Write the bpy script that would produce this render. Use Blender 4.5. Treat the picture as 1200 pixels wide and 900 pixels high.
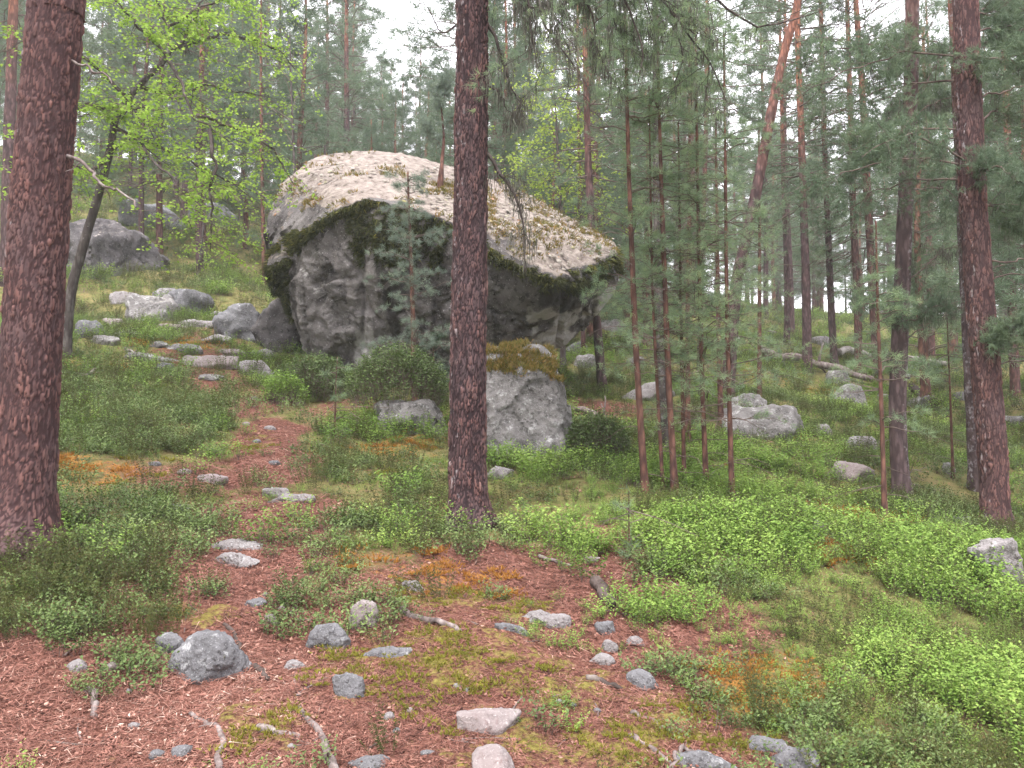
import bpy, bmesh, math
import numpy as np
from mathutils import Vector, Matrix

R = math.radians
for o in list(bpy.data.objects):
    bpy.data.objects.remove(o)
SC = bpy.context.scene
COL = SC.collection

# ------------------------------------------------------------------ camera, sky, sun, exposure
EYE = 1.6
PITCH = R(3.0)
FPX = 960.0                      # focal length in photo pixels (1200 wide)
cd = bpy.data.cameras.new('camera'); cam = bpy.data.objects.new('camera', cd); COL.objects.link(cam)
cam.location = (0, 0, EYE); cam.rotation_euler = (R(90) + PITCH, 0, 0)
cd.sensor_width = 36; cd.lens = 36 * FPX / 1200; cd.clip_start = 0.05; cd.clip_end = 2000
SC.camera = cam

SUN_EL, SUN_AZ = R(62), R(200)   # high, behind and to the side of the camera, through cloud
w = bpy.data.worlds.new('World'); SC.world = w; w.use_nodes = True
nt = w.node_tree; nt.nodes.clear()
sky = nt.nodes.new('ShaderNodeTexSky'); sky.sky_type = 'NISHITA'; sky.sun_disc = False
sky.sun_elevation = SUN_EL; sky.sun_rotation = SUN_AZ; sky.dust_density = 4.0; sky.air_density = 1.0
hs = nt.nodes.new('ShaderNodeHueSaturation'); hs.inputs['Saturation'].default_value = 0.25
cl = nt.nodes.new('ShaderNodeMix'); cl.data_type = 'RGBA'; cl.inputs[0].default_value = 0.8
cl.inputs[7].default_value = (9.4, 9.2, 9.9, 1)          # even cloud cover
bg = nt.nodes.new('ShaderNodeBackground'); bg.inputs[1].default_value = 0.12
ow = nt.nodes.new('ShaderNodeOutputWorld')
nt.links.new(sky.outputs[0], hs.inputs['Color']); nt.links.new(hs.outputs[0], cl.inputs[6])
nt.links.new(cl.outputs[2], bg.inputs[0]); nt.links.new(bg.outputs[0], ow.inputs[0])
sd = bpy.data.lights.new('sun', 'SUN'); sd.energy = 1.5; sd.angle = R(25); sd.color = (1, 0.97, 0.93)
sun = bpy.data.objects.new('sun', sd); COL.objects.link(sun)
sun.rotation_euler = (R(90) - SUN_EL, 0, R(180) - SUN_AZ); sun.location = (0, -10, 60)

SC.view_settings.view_transform = 'Standard'; SC.view_settings.look = 'None'
SC.view_settings.gamma = 1.0; SC.view_settings.exposure = 2.02
SC.view_settings.use_curve_mapping = False
SC.render.engine = 'CYCLES'
cy = SC.cycles
cy.max_bounces = 7; cy.diffuse_bounces = 4; cy.glossy_bounces = 2; cy.transmission_bounces = 4
cy.transparent_max_bounces = 4; cy.volume_bounces = 1
cy.use_adaptive_sampling = True; cy.adaptive_threshold = 0.02
cy.use_denoising = True
cy.caustics_reflective = False; cy.caustics_refractive = False

# ------------------------------------------------------------------ numeric helpers
def sstep(a, b, x):
    t = np.clip((x - a) / (b - a), 0, 1); return t * t * (3 - 2 * t)

def _h(ix, iy, iz, seed):
    n = (ix.astype(np.int64) * 374761393 + iy.astype(np.int64) * 668265263 + iz.astype(np.int64) * 2147483647 + seed * 974634541) & 0xFFFFFFFF
    n = ((n ^ (n >> 13)) * 1274126177) & 0xFFFFFFFF
    n = ((n ^ (n >> 16)) * 2246822519) & 0xFFFFFFFF
    return ((n ^ (n >> 15)) & 0xFFFFFF) / float(0xFFFFFF)

def vnoise(P, seed=0):
    P = np.asarray(P, float); i = np.floor(P).astype(np.int64); f = P - i
    u = f * f * f * (f * (f * 6 - 15) + 10); r = 0
    for dx in (0, 1):
        for dy in (0, 1):
            for dz in (0, 1):
                wgt = (u[:, 0] if dx else 1 - u[:, 0]) * (u[:, 1] if dy else 1 - u[:, 1]) * (u[:, 2] if dz else 1 - u[:, 2])
                r = r + wgt * _h(i[:, 0] + dx, i[:, 1] + dy, i[:, 2] + dz, seed)
    return r * 2 - 1

def fbm(P, freq, octv=4, seed=0, gain=0.5):
    s = 0; a = 1.0; t = 0
    for k in range(octv):
        s = s + a * vnoise(P * freq + 17.3 * k, seed + k); t += a; a *= gain; freq *= 2.03
    return s / t * 1.6

def fbm2(x, y, freq, octv=3, seed=0):
    x = np.asarray(x, float); y = np.asarray(y, float)
    return fbm(np.stack([x.ravel(), y.ravel(), np.zeros(x.size)], 1), freq, octv, seed).reshape(x.shape)

def worley(P, seed=0):
    i = np.floor(P).astype(np.int64); n = len(P)
    f1 = np.full(n, 9.0); f2 = np.full(n, 9.0); cid = np.zeros(n)
    for dx in (-1, 0, 1):
        for dy in (-1, 0, 1):
            for dz in (-1, 0, 1):
                c = i + np.array([dx, dy, dz])
                j = np.stack([_h(c[:, 0], c[:, 1], c[:, 2], seed + q) for q in (1, 2, 3)], 1)
                d = np.linalg.norm(c + j - P, axis=1)
                hv = _h(c[:, 0], c[:, 1], c[:, 2], seed + 9)
                near = d < f1
                f2 = np.where(near, f1, np.minimum(f2, d)); cid = np.where(near, hv, cid); f1 = np.where(near, d, f1)
    return f1, f2, cid

def chips(P, scale, seed):
    """flat tilted facets: one random plane per cell"""
    Q = P * scale; i = np.floor(Q).astype(np.int64); n = len(P); best = np.full(n, 9.0); out = np.zeros(n)
    for dx in (-1, 0, 1):
        for dy in (-1, 0, 1):
            for dz in (-1, 0, 1):
                c = i + np.array([dx, dy, dz]); h = [_h(c[:, 0], c[:, 1], c[:, 2], seed + q) for q in range(1, 8)]
                v = Q - (c + np.stack(h[:3], 1)); d = (v * v).sum(1)
                val = (v * (np.stack(h[3:6], 1) * 2 - 1)).sum(1) * 1.3 + (h[6] - .5) * .6
                k = d < best; best = np.where(k, d, best); out = np.where(k, val, out)
    return out

def unit(v):
    v = np.asarray(v, float); return v / np.maximum(np.linalg.norm(v, axis=-1, keepdims=True), 1e-9)

# a place given by photo column, row and forward distance (metres) -> world point
def P3(px, py, d):
    u = (px - 600) / FPX; v = (450 - py) / FPX
    yy = math.cos(PITCH) - v * math.sin(PITCH); zz = math.sin(PITCH) + v * math.cos(PITCH)
    return np.array([u / yy * d, d, EYE + zz / yy * d])

# ------------------------------------------------------------------ terrain
_cols = [-400, 0, 200, 400, 600, 800, 1000, 1200, 1600]
_tab = {2.6: [900, 905, 915, 930, 945, 955, 970, 985, 1010], 4.4: [610, 635, 655, 675, 690, 705, 725, 745, 780],
        5.5: [535, 565, 585, 602, 615, 632, 650, 668, 705], 7.5: [455, 490, 505, 525, 545, 565, 590, 615, 650],
        10: [390, 420, 430, 455, 485, 510, 530, 555, 590], 12: [355, 385, 395, 425, 460, 480, 500, 520, 550],
        16: [300, 330, 345, 375, 415, 435, 455, 470, 490], 24: [225, 250, 265, 310, 355, 385, 405, 420, 435],
        40: [170, 185, 205, 260, 315, 350, 375, 385, 395], 60: [160, 175, 200, 250, 310, 350, 372, 380, 388]}
_cp = [P3(c, r, d) for d, rows in _tab.items() for c, r in zip(_cols, rows)]
_cp += [np.array(q, float) for q in [(0, 0, 0), (-6, -4, .6), (6, -4, -1.2), (0, -8, -1.3), (-4, 1, .75), (4, 1, -.35), (-12, 0, 2.2), (12, 0, -1.6),
        (-80, 100, 24), (0, 105, 14), (80, 100, 6), (-40, 20, 11), (45, 20, -1.0)]]
_cp = np.array(_cp); _S = 20.0
def _tps_k(a, b):
    d2 = ((a[:, None, :] - b[None, :, :]) ** 2).sum(2); return 0.5 * d2 * np.log(d2 + 1e-12)
_X = _cp[:, :2] / _S; _n = len(_X)
_K = _tps_k(_X, _X) + np.eye(_n) * 2e-4; _Pm = np.hstack([np.ones((_n, 1)), _X])
_A = np.zeros((_n + 3, _n + 3)); _A[:_n, :_n] = _K; _A[:_n, _n:] = _Pm; _A[_n:, :_n] = _Pm.T
_C = np.linalg.solve(_A, np.concatenate([_cp[:, 2], np.zeros(3)]))
def H0(x, y):
    q = np.stack([np.ravel(x), np.ravel(y)], 1) / _S
    return (_tps_k(q, _X) @ _C[:_n] + np.hstack([np.ones((len(q), 1)), q]) @ _C[_n:]).reshape(np.shape(x))
def H(x, y):
    x = np.asarray(x, float); y = np.asarray(y, float)
    far = sstep(7, 14, y)
    return H0(x, y) + fbm2(x, y, 0.9, 3, 5) * (.045 + .05 * far) + fbm2(x, y, 0.3, 2, 8) * (.03 + .16 * far) + fbm2(x, y, 5.0, 2, 11) * .012
def h1(x, y): return float(H(np.array([x]), np.array([y]))[0])
_dd = np.geomspace(1.6, 90, 700)
def G(px, py):
    """where the ground lies under a photo pixel: world point on the terrain"""
    a = P3(px, py, 1.0) - np.array([0, 0, EYE])
    x = a[0] * _dd; z = EYE + a[2] * _dd
    hit = np.nonzero(z < H(x, _dd))[0]
    d = _dd[hit[0]] if len(hit) else 60.0
    return np.array([a[0] * d, d, h1(a[0] * d, d)])

# ------------------------------------------------------------------ mesh helpers
def mk(name, V, tris=None, quads=None, mat=None, parent=None, attrs=None, midx=None, smooth=True, link=True):
    V = np.asarray(V, np.float32); me = bpy.data.meshes.new(name)
    T = np.zeros((0, 3), np.int32) if tris is None else np.asarray(tris, np.int32).reshape(-1, 3)
    Q = np.zeros((0, 4), np.int32) if quads is None else np.asarray(quads, np.int32).reshape(-1, 4)
    me.vertices.add(len(V)); me.vertices.foreach_set('co', V.ravel())
    nl = T.size + Q.size; me.loops.add(nl)
    me.loops.foreach_set('vertex_index', np.concatenate([T.ravel(), Q.ravel()]))
    me.polygons.add(len(T) + len(Q))
    st = np.concatenate([np.arange(len(T)) * 3, T.size + np.arange(len(Q)) * 4]).astype(np.int32)
    me.polygons.foreach_set('loop_start', st)
    me.polygons.foreach_set('use_smooth', np.full(len(st), smooth, bool))
    for m in (mat if isinstance(mat, (list, tuple)) else [mat]):
        if m: me.materials.append(m)
    if midx is not None: me.polygons.foreach_set('material_index', np.asarray(midx, np.int32))
    for k, a in (attrs or {}).items():
        at = me.attributes.new(k, 'FLOAT', 'POINT'); at.data.foreach_set('value', np.asarray(a, np.float32))
    me.update(calc_edges=True)
    o = bpy.data.objects.new(name, me)
    if link: COL.objects.link(o)
    if parent is not None: o.parent = parent
    return o

def tag(o, label=None, cat=None, group=None, kind=None):
    if label: o['label'] = label
    if cat: o['category'] = cat
    if group: o['group'] = group
    if kind: o['kind'] = kind
    return o

def empty(name, loc, label, cat, group=None):
    o = bpy.data.objects.new(name, None); COL.objects.link(o); o.location = [float(q) for q in loc]; o.empty_display_size = 0.1
    return tag(o, label, cat, group)

class MB:
    """collects triangles and quads with a tint attribute"""
    def __init__(s): s.V = []; s.T = []; s.Q = []; s.tm = []; s.qm = []; s.t = []; s.n = 0
    def add(s, V, tris=None, quads=None, tint=0.5, m=0):
        V = np.asarray(V, float).reshape(-1, 3)
        if tris is not None and len(tris): s.T.append(np.asarray(tris) + s.n); s.tm.append(np.full(len(tris), m))
        if quads is not None and len(quads): s.Q.append(np.asarray(quads) + s.n); s.qm.append(np.full(len(quads), m))
        s.t.append(np.broadcast_to(np.asarray(tint, float), (len(V),))); s.V.append(V); s.n += len(V)
    def build(s, name, mat, parent=None, smooth=True, link=True, extra=None):
        V = np.concatenate(s.V); T = np.concatenate(s.T) if s.T else None; Q = np.concatenate(s.Q) if s.Q else None
        mi = np.concatenate((s.tm or []) + (s.qm or []))
        a = {'tint': np.concatenate(s.t)}
        if extra: a.update(extra)
        return mk(name, V, T, Q, mat, parent, a, mi, smooth, link)

def spline(pts, n):
    pts = np.asarray(pts, float); m = len(pts)
    if m < 3:
        t = np.linspace(0, 1, n)[:, None]; return pts[0] * (1 - t) + pts[-1] * t
    P = np.vstack([2 * pts[0] - pts[1], pts, 2 * pts[-1] - pts[-2]])
    seg = np.linalg.norm(np.diff(pts, axis=0), axis=1); cum = np.concatenate([[0], np.cumsum(seg)])
    s = np.linspace(0, cum[-1], n); k = np.clip(np.searchsorted(cum, s, 'right') - 1, 0, m - 2)
    t = ((s - cum[k]) / np.maximum(seg[k], 1e-9))[:, None]
    a, b, c, d = P[k], P[k + 1], P[k + 2], P[k + 3]
    return 0.5 * (2 * b + (c - a) * t + (2 * a - 5 * b + 4 * c - d) * t ** 2 + (3 * b - a - 3 * c + d) * t ** 3)

def frames(path):
    t = unit(np.gradient(path, axis=0)); ref = np.array([0, 0, 1.0]) if abs(t[0][2]) < .8 else np.array([1.0, 0, 0])
    u = np.zeros_like(path); a = unit(np.cross(t[0], ref))
    for i in range(len(path)):
        a = a - t[i] * np.dot(a, t[i]); a = a / max(np.linalg.norm(a), 1e-9); u[i] = a
    return t, u, np.cross(t, u)

def tube(path, rad, sides, cap=True):
    path = np.asarray(path, float); n = len(path); rad = np.broadcast_to(np.asarray(rad, float), (n,))
    t, u, v = frames(path)
    a = np.linspace(0, 2 * np.pi, sides, endpoint=False)
    V = path[:, None, :] + rad[:, None, None] * (np.cos(a)[None, :, None] * u[:, None, :] + np.sin(a)[None, :, None] * v[:, None, :])
    i = np.arange(n - 1)[:, None] * sides; j = np.arange(sides)[None, :]; j2 = (j + 1) % sides
    Q = np.stack([i + j, i + j2, i + sides + j2, i + sides + j], -1).reshape(-1, 4)
    V = V.reshape(-1, 3); T = []
    if cap:
        V = np.vstack([V, path[-1] + t[-1] * rad[-1] * .4, path[0]]); e = n * sides
        T = [[(n - 1) * sides + k, (n - 1) * sides + (k + 1) % sides, e] for k in range(sides)] + [[(k + 1) % sides, k, e + 1] for k in range(sides)]
    return V, np.array(T, int).reshape(-1, 3), Q

# ------------------------------------------------------------------ materials
def newmat(name):
    m = bpy.data.materials.new(name); m.use_nodes = True; t = m.node_tree; t.nodes.clear()
    return m, t, t.nodes, t.links
class NB:
    def __init__(s, name):
        s.m, s.t, s.N, s.L = newmat(name)
        s.out = s.N.new('ShaderNodeOutputMaterial'); s.tc = s.N.new('ShaderNodeTexCoord')
    def lk(s, a, b): s.L.new(a, b)
    def noise(s, scale, detail=4, rough=.55, vec=None, dist=0):
        n = s.N.new('ShaderNodeTexNoise'); n.inputs['Scale'].default_value = scale; n.inputs['Detail'].default_value = detail
        n.inputs['Roughness'].default_value = rough; n.inputs['Distortion'].default_value = dist
        s.lk(vec or s.tc.outputs['Object'], n.inputs['Vector']); return n.outputs['Fac']
    def voro(s, scale, vec=None, feature='F1', out='Distance', rnd=1):
        n = s.N.new('ShaderNodeTexVoronoi'); n.feature = feature; n.inputs['Scale'].default_value = scale
        n.inputs['Randomness'].default_value = rnd
        s.lk(vec or s.tc.outputs['Object'], n.inputs['Vector']); return n.outputs[out]
    def mapv(s, scale, vec=None):
        n = s.N.new('ShaderNodeMapping'); n.inputs['Scale'].default_value = scale
        s.lk(vec or s.tc.outputs['Object'], n.inputs['Vector']); return n.outputs[0]
    def ramp(s, fac, stops, interp='LINEAR'):
        n = s.N.new('ShaderNodeValToRGB'); cr = n.color_ramp; cr.interpolation = interp
        while len(cr.elements) > 1: cr.elements.remove(cr.elements[-1])
        for k, (p, c) in enumerate(stops):
            e = cr.elements[0] if k == 0 else cr.elements.new(p)
            e.position = p; e.color = (*c, 1) if len(c) == 3 else c
        s.lk(fac, n.inputs[0]); return n.outputs[0]
    def thr(s, fac, a, b):
        n = s.N.new('ShaderNodeMapRange'); n.interpolation_type = 'SMOOTHSTEP'; n.inputs[1].default_value = a; n.inputs[2].default_value = b
        s.lk(fac, n.inputs[0]); return n.outputs[0]
    def mix(s, fac, a, b, mode='MIX'):
        n = s.N.new('ShaderNodeMix'); n.data_type = 'RGBA'; n.blend_type = mode
        for v, i in ((fac, 0), (a, 6), (b, 7)):
            if hasattr(v, 'is_output'): s.lk(v, n.inputs[i])
            elif i == 0: n.inputs[0].default_value = v
            else: n.inputs[i].default_value = (*v, 1)
        return n.outputs[2]
    def math(s, op, a, b=0.0):
        n = s.N.new('ShaderNodeMath'); n.operation = op
        for v, i in ((a, 0), (b, 1)):
            if hasattr(v, 'is_output'): s.lk(v, n.inputs[i])
            else: n.inputs[i].default_value = v
        return n.outputs[0]
    def attr(s, name, kind='GEOMETRY'):
        n = s.N.new('ShaderNodeAttribute'); n.attribute_name = name; n.attribute_type = kind; return n.outputs['Fac']
    def rand(s): return s.N.new('ShaderNodeObjectInfo').outputs['Random']
    def bump(s, h, strength=.5, dist=.02):
        n = s.N.new('ShaderNodeBump'); n.inputs['Strength'].default_value = strength; n.inputs['Distance'].default_value = dist
        s.lk(h, n.inputs['Height']); return n.outputs[0]
    def surf(s, col, rough=.85, nor=None, spec=.06):
        b = s.N.new('ShaderNodeBsdfPrincipled'); b.inputs['Roughness'].default_value = rough; b.inputs['Specular IOR Level'].default_value = spec
        if hasattr(col, 'is_output'): s.lk(col, b.inputs['Base Color'])
        else: b.inputs['Base Color'].default_value = (*col, 1)
        if nor: s.lk(nor, b.inputs['Normal'])
        s.lk(b.outputs[0], s.out.inputs[0]); return s.m
    def leaf(s, col, trans=.35, rough=.6, spec=.2):
        b = s.N.new('ShaderNodeBsdfPrincipled'); b.inputs['Roughness'].default_value = rough; b.inputs['Specular IOR Level'].default_value = spec
        t = s.N.new('ShaderNodeBsdfTranslucent'); mx = s.N.new('ShaderNodeMixShader'); mx.inputs[0].default_value = trans
        s.lk(col, b.inputs['Base Color']); s.lk(col, t.inputs[0])
        s.lk(b.outputs[0], mx.inputs[1]); s.lk(t.outputs[0], mx.inputs[2]); s.lk(mx.outputs[0], s.out.inputs[0]); return s.m

M = {}
def mat_leaf(name, stops, trans=.35, by='tint', spec=.08, rough=.65, patch=.5):
    b = NB(name)
    f = b.attr('tint')
    if by == 'both':
        f = b.math('ADD', b.math('MULTIPLY', f, .5), b.math('MULTIPLY', b.rand(), .35))
        if patch:
            gp = b.N.new('ShaderNodeNewGeometry').outputs['Position']
            f = b.math('ADD', f, b.math('MULTIPLY', b.math('SUBTRACT', b.noise(.9, 3, .6, gp), .40), patch))
    M[name] = b.leaf(b.ramp(f, stops), trans, rough, spec)
mat_leaf('bilberry_leaf', [(0, (.075, .125, .035)), (.3, (.13, .22, .045)), (.6, (.215, .32, .072)), (.82, (.295, .385, .10)), (.95, (.36, .34, .11)), (1, (.36, .22, .09))], .28, 'both')
mat_leaf('lingon_leaf', [(0, (.05, .078, .028)), (.4, (.098, .145, .048)), (.75, (.17, .23, .075)), (.92, (.22, .24, .10)), (1, (.26, .15, .09))], .2, 'both', .15, .5)
mat_leaf('heather_leaf', [(0, (.06, .045, .028)), (.4, (.075, .085, .032)), (.75, (.12, .13, .045)), (1, (.20, .10, .06))], .25, 'both')
mat_leaf('moss_leaf', [(0, (.11, .12, .022)), (.5, (.21, .20, .035)), (1, (.32, .29, .05))], .3, 'both')
mat_leaf('orange_moss_leaf', [(0, (.22, .10, .03)), (.5, (.36, .17, .04)), (.8, (.42, .24, .06)), (1, (.28, .25, .06))], .3, 'both')
mat_leaf('mixed_moss_leaf', [(0, (.08, .085, .025)), (.35, (.14, .13, .035)), (.65, (.22, .16, .05)), (1, (.32, .19, .07))], .25)
mat_leaf('dark_moss_leaf', [(0, (.020, .022, .012)), (.5, (.05, .055, .02)), (.85, (.10, .105, .03)), (1, (.18, .16, .04))], .2)
mat_leaf('pine_needle', [(0, (.085, .12, .08)), (.5, (.135, .185, .115)), (1, (.20, .255, .135))], .3, 'both')
mat_leaf('young_needle', [(0, (.12, .175, .11)), (.5, (.20, .275, .16)), (1, (.31, .39, .19))], .45)
mat_leaf('grey_needle', [(0, (.12, .155, .125)), (.5, (.18, .225, .175)), (1, (.24, .29, .2))], .4)
mat_leaf('spruce_needle', [(0, (.035, .06, .035)), (1, (.07, .11, .05))], .2)
mat_leaf('birch_leaf', [(0, (.15, .25, .04)), (.5, (.25, .38, .06)), (1, (.38, .50, .10))], .5, 'tint')
mat_leaf('pale_birch_leaf', [(0, (.22, .31, .06)), (.5, (.32, .42, .08)), (1, (.42, .48, .11))], .45, 'tint')
mat_leaf('litter', [(0, (.02, .013, .011)), (.22, (.075, .034, .027)), (.45, (.18, .078, .060)), (.72, (.31, .15, .115)), (.88, (.44, .28, .22)), (1, (.6, .5, .42))], .05, 'both')
mat_leaf('beard_lichen', [(0, (.055, .05, .042)), (.6, (.11, .105, .085)), (1, (.22, .225, .18))], .25)
mat_leaf('cushion_lichen', [(0, (.21, .18, .145)), (.45, (.24, .21, .18)), (.75, (.33, .30, .26)), (.9, (.24, .22, .10)), (1, (.32, .19, .12))], .1)

b = NB('twig_wood'); M['twig_wood'] = b.surf(b.ramp(b.noise(9), [(.3, (.07, .05, .045)), (.6, (.16, .12, .105)), (.8, (.26, .22, .20))]), .9)
b = NB('grey_wood'); n_ = b.noise(6, 5, .6, b.mapv((4, 4, 1)))
M['grey_wood'] = b.surf(b.ramp(n_, [(.25, (.06, .047, .044)), (.5, (.165, .13, .122)), (.75, (.33, .29, .275))]), .9, b.bump(n_, .6, .01))
b = NB('dark_branch'); M['dark_branch'] = b.surf(b.ramp(b.noise(9), [(.3, (.035, .028, .027)), (.6, (.085, .068, .062)), (.85, (.22, .20, .185))]), .9)
b = NB('pale_log'); n_ = b.noise(5, 5, .6)
M['pale_log'] = b.surf(b.ramp(n_, [(.25, (.10, .08, .07)), (.5, (.27, .24, .22)), (.75, (.42, .39, .37))]), .9, b.bump(n_, .6, .02))
b = NB('dark_log'); n_ = b.noise(7, 5, .6)
M['dark_log'] = b.surf(b.ramp(n_, [(.3, (.03, .025, .022)), (.55, (.085, .065, .058)), (.8, (.22, .19, .17))]), .9, b.bump(n_, .8, .02))

# near bark: colour by the plates that are built into the mesh (attributes cell, fis, lich)
def bark_near(name, dark, mid, flake, pale):
    b = NB(name)
    c = b.math('ADD', b.math('MULTIPLY', b.attr('cell'), .75), b.math('MULTIPLY', b.noise(38, 3), .25))
    col = b.ramp(c, [(.15, dark), (.50, mid), (.80, flake), (1.0, pale)])
    col = b.mix(b.math('MULTIPLY', b.thr(b.noise(2.2, 4, .6), .45, .65), .6), col, b.mix(.65, col, (.105, .080, .085)))
    col = b.mix(b.thr(b.attr('fis'), .0, .8), dark, col)
    g = b.thr(b.math('ADD', b.attr('lich'), b.math('MULTIPLY', b.noise(26, 4), .6)), .78, .95)
    col = b.mix(b.math('MULTIPLY', g, .55), col, (.30, .28, .29))
    M[name] = b.surf(col, .9, b.bump(b.noise(60, 3), .5, .004))
bark_near('bark_red_pine', (.046, .027, .028), (.108, .060, .057), (.175, .088, .077), (.28, .175, .155))
bark_near('bark_dark_pine', (.027, .018, .020), (.088, .053, .053), (.15, .078, .07), (.31, .195, .165))
# farther bark: plates by texture, orange higher up the stem (attribute hgt)
def bark_far(name, low1, low2, up1, up2, lich=.0):
    b = NB(name)
    v = b.mapv((1, 1, .3)); n_ = b.noise(16, 5, .6, v); vo = b.voro(26, v)
    lo = b.ramp(n_, [(.32, low1), (.62, low2)]); up = b.ramp(n_, [(.3, up1), (.65, up2)])
    f = b.thr(b.math('ADD', b.attr('hgt'), b.math('MULTIPLY', b.noise(1.5, 3), .5)), .60, 1.1)
    col = b.mix(f, lo, up)
    col = b.mix(b.thr(vo, .25, .6), col, b.mix(.55, col, (.03, .02, .02)))
    l = b.thr(b.math('ADD', b.math('MULTIPLY', b.attr('lich'), .17), b.math('ADD', b.math('MULTIPLY', b.noise(7, 4), .45), b.math('MULTIPLY', b.noise(30, 4), .55))), .60 + .22 * (1 - lich), .78 + .22 * (1 - lich))
    col = b.mix(b.math('MULTIPLY', l, .7), col, (.33, .31, .32))
    M[name] = b.surf(col, .9, b.bump(n_, .7, .02))
bark_far('bark_pine', (.045, .030, .032), (.14, .088, .088), (.24, .095, .06), (.42, .18, .11), .3)
bark_far('bark_orange_pine', (.07, .042, .042), (.17, .085, .075), (.24, .095, .06), (.40, .17, .115), .2)
bark_far('bark_lichen_pine', (.055, .04, .042), (.13, .09, .09), (.22, .09, .06), (.40, .18, .12), .75)
bark_far('bark_young', (.085, .045, .038), (.20, .10, .075), (.22, .11, .07), (.32, .17, .11), .3)
bark_far('bark_birch_grey', (.045, .038, .036), (.13, .115, .105), (.06, .05, .045), (.17, .15, .14), .6)

def rock_mat(name, c1, c2, pale, dark, cap1, cap2, spot=.5, bumps=.6, sc=1.0):
    b = NB(name)
    n1 = b.noise(3.2 * sc, 6, .62); n2 = b.noise(14 * sc, 5, .6); n3 = b.noise(45 * sc, 3, .6)
    col = b.ramp(n1, [(.3, c1), (.68, c2)])
    col = b.mix(b.math('MULTIPLY', b.thr(b.noise(7 * sc, 6, .65, None, .6), .66 - .18 * spot, .76 - .16 * spot), .8), col, pale)
    big = b.thr(b.noise(.9 * sc, 4, .6, b.mapv((1, 1, .55))), .42, .62)
    col = b.mix(b.math('MULTIPLY', big, .62), col, b.mix(.65, col, dark))
    col = b.mix(b.math('MULTIPLY', b.thr(n2, .52, .64), b.math('ADD', b.math('MULTIPLY', big, .55), .30)), col, dark)
    col = b.mix(b.math('MULTIPLY', b.thr(n3, .60, .70), .5), col, pale)
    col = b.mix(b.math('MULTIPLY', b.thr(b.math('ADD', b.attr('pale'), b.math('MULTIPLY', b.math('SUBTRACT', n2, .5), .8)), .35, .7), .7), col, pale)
    col = b.mix(b.math('MULTIPLY', b.thr(b.math('ADD', b.attr('stain'), b.math('MULTIPLY', b.math('SUBTRACT', n2, .5), .9)), .35, .75), .8), col, dark)
    capc = b.ramp(b.noise(11 * sc, 5, .65), [(.30, dark), (.42, cap1), (.66, cap2)])
    f = b.thr(b.math('ADD', b.attr('cap'), b.math('MULTIPLY', b.math('SUBTRACT', n2, .5), 1.1)), .38, .62)
    col = b.mix(f, col, capc)
    mo = b.thr(b.math('ADD', b.attr('moss'), b.math('MULTIPLY', b.math('SUBTRACT', n2, .5), 1.3)), .40, .60)
    col = b.mix(mo, col, b.ramp(n3, [(.3, (.018, .020, .012)), (.55, (.05, .052, .022)), (.75, (.12, .11, .035))]))
    h = b.math('ADD', b.math('MULTIPLY', n1, 1.0), b.math('ADD', b.math('MULTIPLY', n2, .5), b.math('MULTIPLY', n3, .25)))
    M[name] = b.surf(col, .92, b.bump(h, bumps, .05), .08)
rock_mat('boulder_rock', (.065, .057, .056), (.225, .205, .20), (.40, .38, .37), (.024, .021, .020), (.165, .135, .118), (.29, .25, .22), .3, 1.0, .8)
rock_mat('pale_rock', (.14, .13, .127), (.28, .262, .255), (.47, .46, .45), (.055, .05, .047), (.30, .28, .24), (.42, .40, .36), .7, 1.0, 1.8)
rock_mat('grey_stone', (.10, .098, .102), (.205, .20, .21), (.40, .40, .40), (.045, .042, .043), (.30, .30, .31), (.42, .42, .44), .55, .6, 3.0)
rock_mat('white_stone', (.19, .172, .17), (.33, .305, .305), (.52, .51, .51), (.085, .07, .066), (.35, .33, .33), (.5, .48, .49), .5, .8, 3.0)
rock_mat('pink_stone', (.18, .148, .143), (.28, .245, .24), (.5, .46, .45), (.15, .11, .105), (.38, .34, .33), (.46, .42, .42), .4, .4, 3.0)
rock_mat('dark_rock', (.055, .05, .052), (.16, .145, .145), (.34, .33, .34), (.03, .027, .027), (.34, .29, .25), (.52, .46, .41), .35, .8, 1.0)

# ground: needle litter, moss, heath soil by masks
b = NB('forest_floor')
n1 = b.noise(1.7, 6, .6); n2 = b.noise(9, 6, .65); n3 = b.noise(42, 5, .7); n4 = b.noise(95, 3, .7)
lit = b.ramp(n3, [(.30, (.03, .016, .013)), (.42, (.105, .046, .035)), (.55, (.20, .09, .068)), (.66, (.30, .16, .12)), (.78, (.42, .29, .23))])
lit = b.mix(b.thr(n2, .5, .72), lit, b.mix(.45, lit, (.12, .075, .06)))
mos = b.ramp(n3, [(.25, (.10, .085, .025)), (.5, (.19, .16, .045)), (.75, (.29, .25, .075))])
ora = b.ramp(n3, [(.25, (.17, .08, .025)), (.5, (.32, .15, .04)), (.75, (.42, .23, .07))])
hea = b.ramp(b.math('ADD', b.math('MULTIPLY', n2, .55), b.math('MULTIPLY', n1, .45)), [(.30, (.075, .05, .034)), (.42, (.12, .10, .045)), (.50, (.155, .15, .058)), (.58, (.22, .18, .08)), (.66, (.27, .165, .085)), (.8, (.24, .12, .08))])
def msk(nm): return b.thr(b.math('ADD', b.attr(nm), b.math('ADD', b.math('MULTIPLY', b.math('SUBTRACT', n2, .5), 1.9), b.math('MULTIPLY', b.math('SUBTRACT', n3, .5), 1.0))), .30, .72)
col = b.mix(msk('litter'), hea, lit); col = b.mix(msk('moss'), col, mos); col = b.mix(msk('orange'), col, ora)
hh = b.math('ADD', b.math('MULTIPLY', n2, .6), b.math('ADD', b.math('MULTIPLY', n3, .5), b.math('MULTIPLY', n4, .35)))
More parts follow.
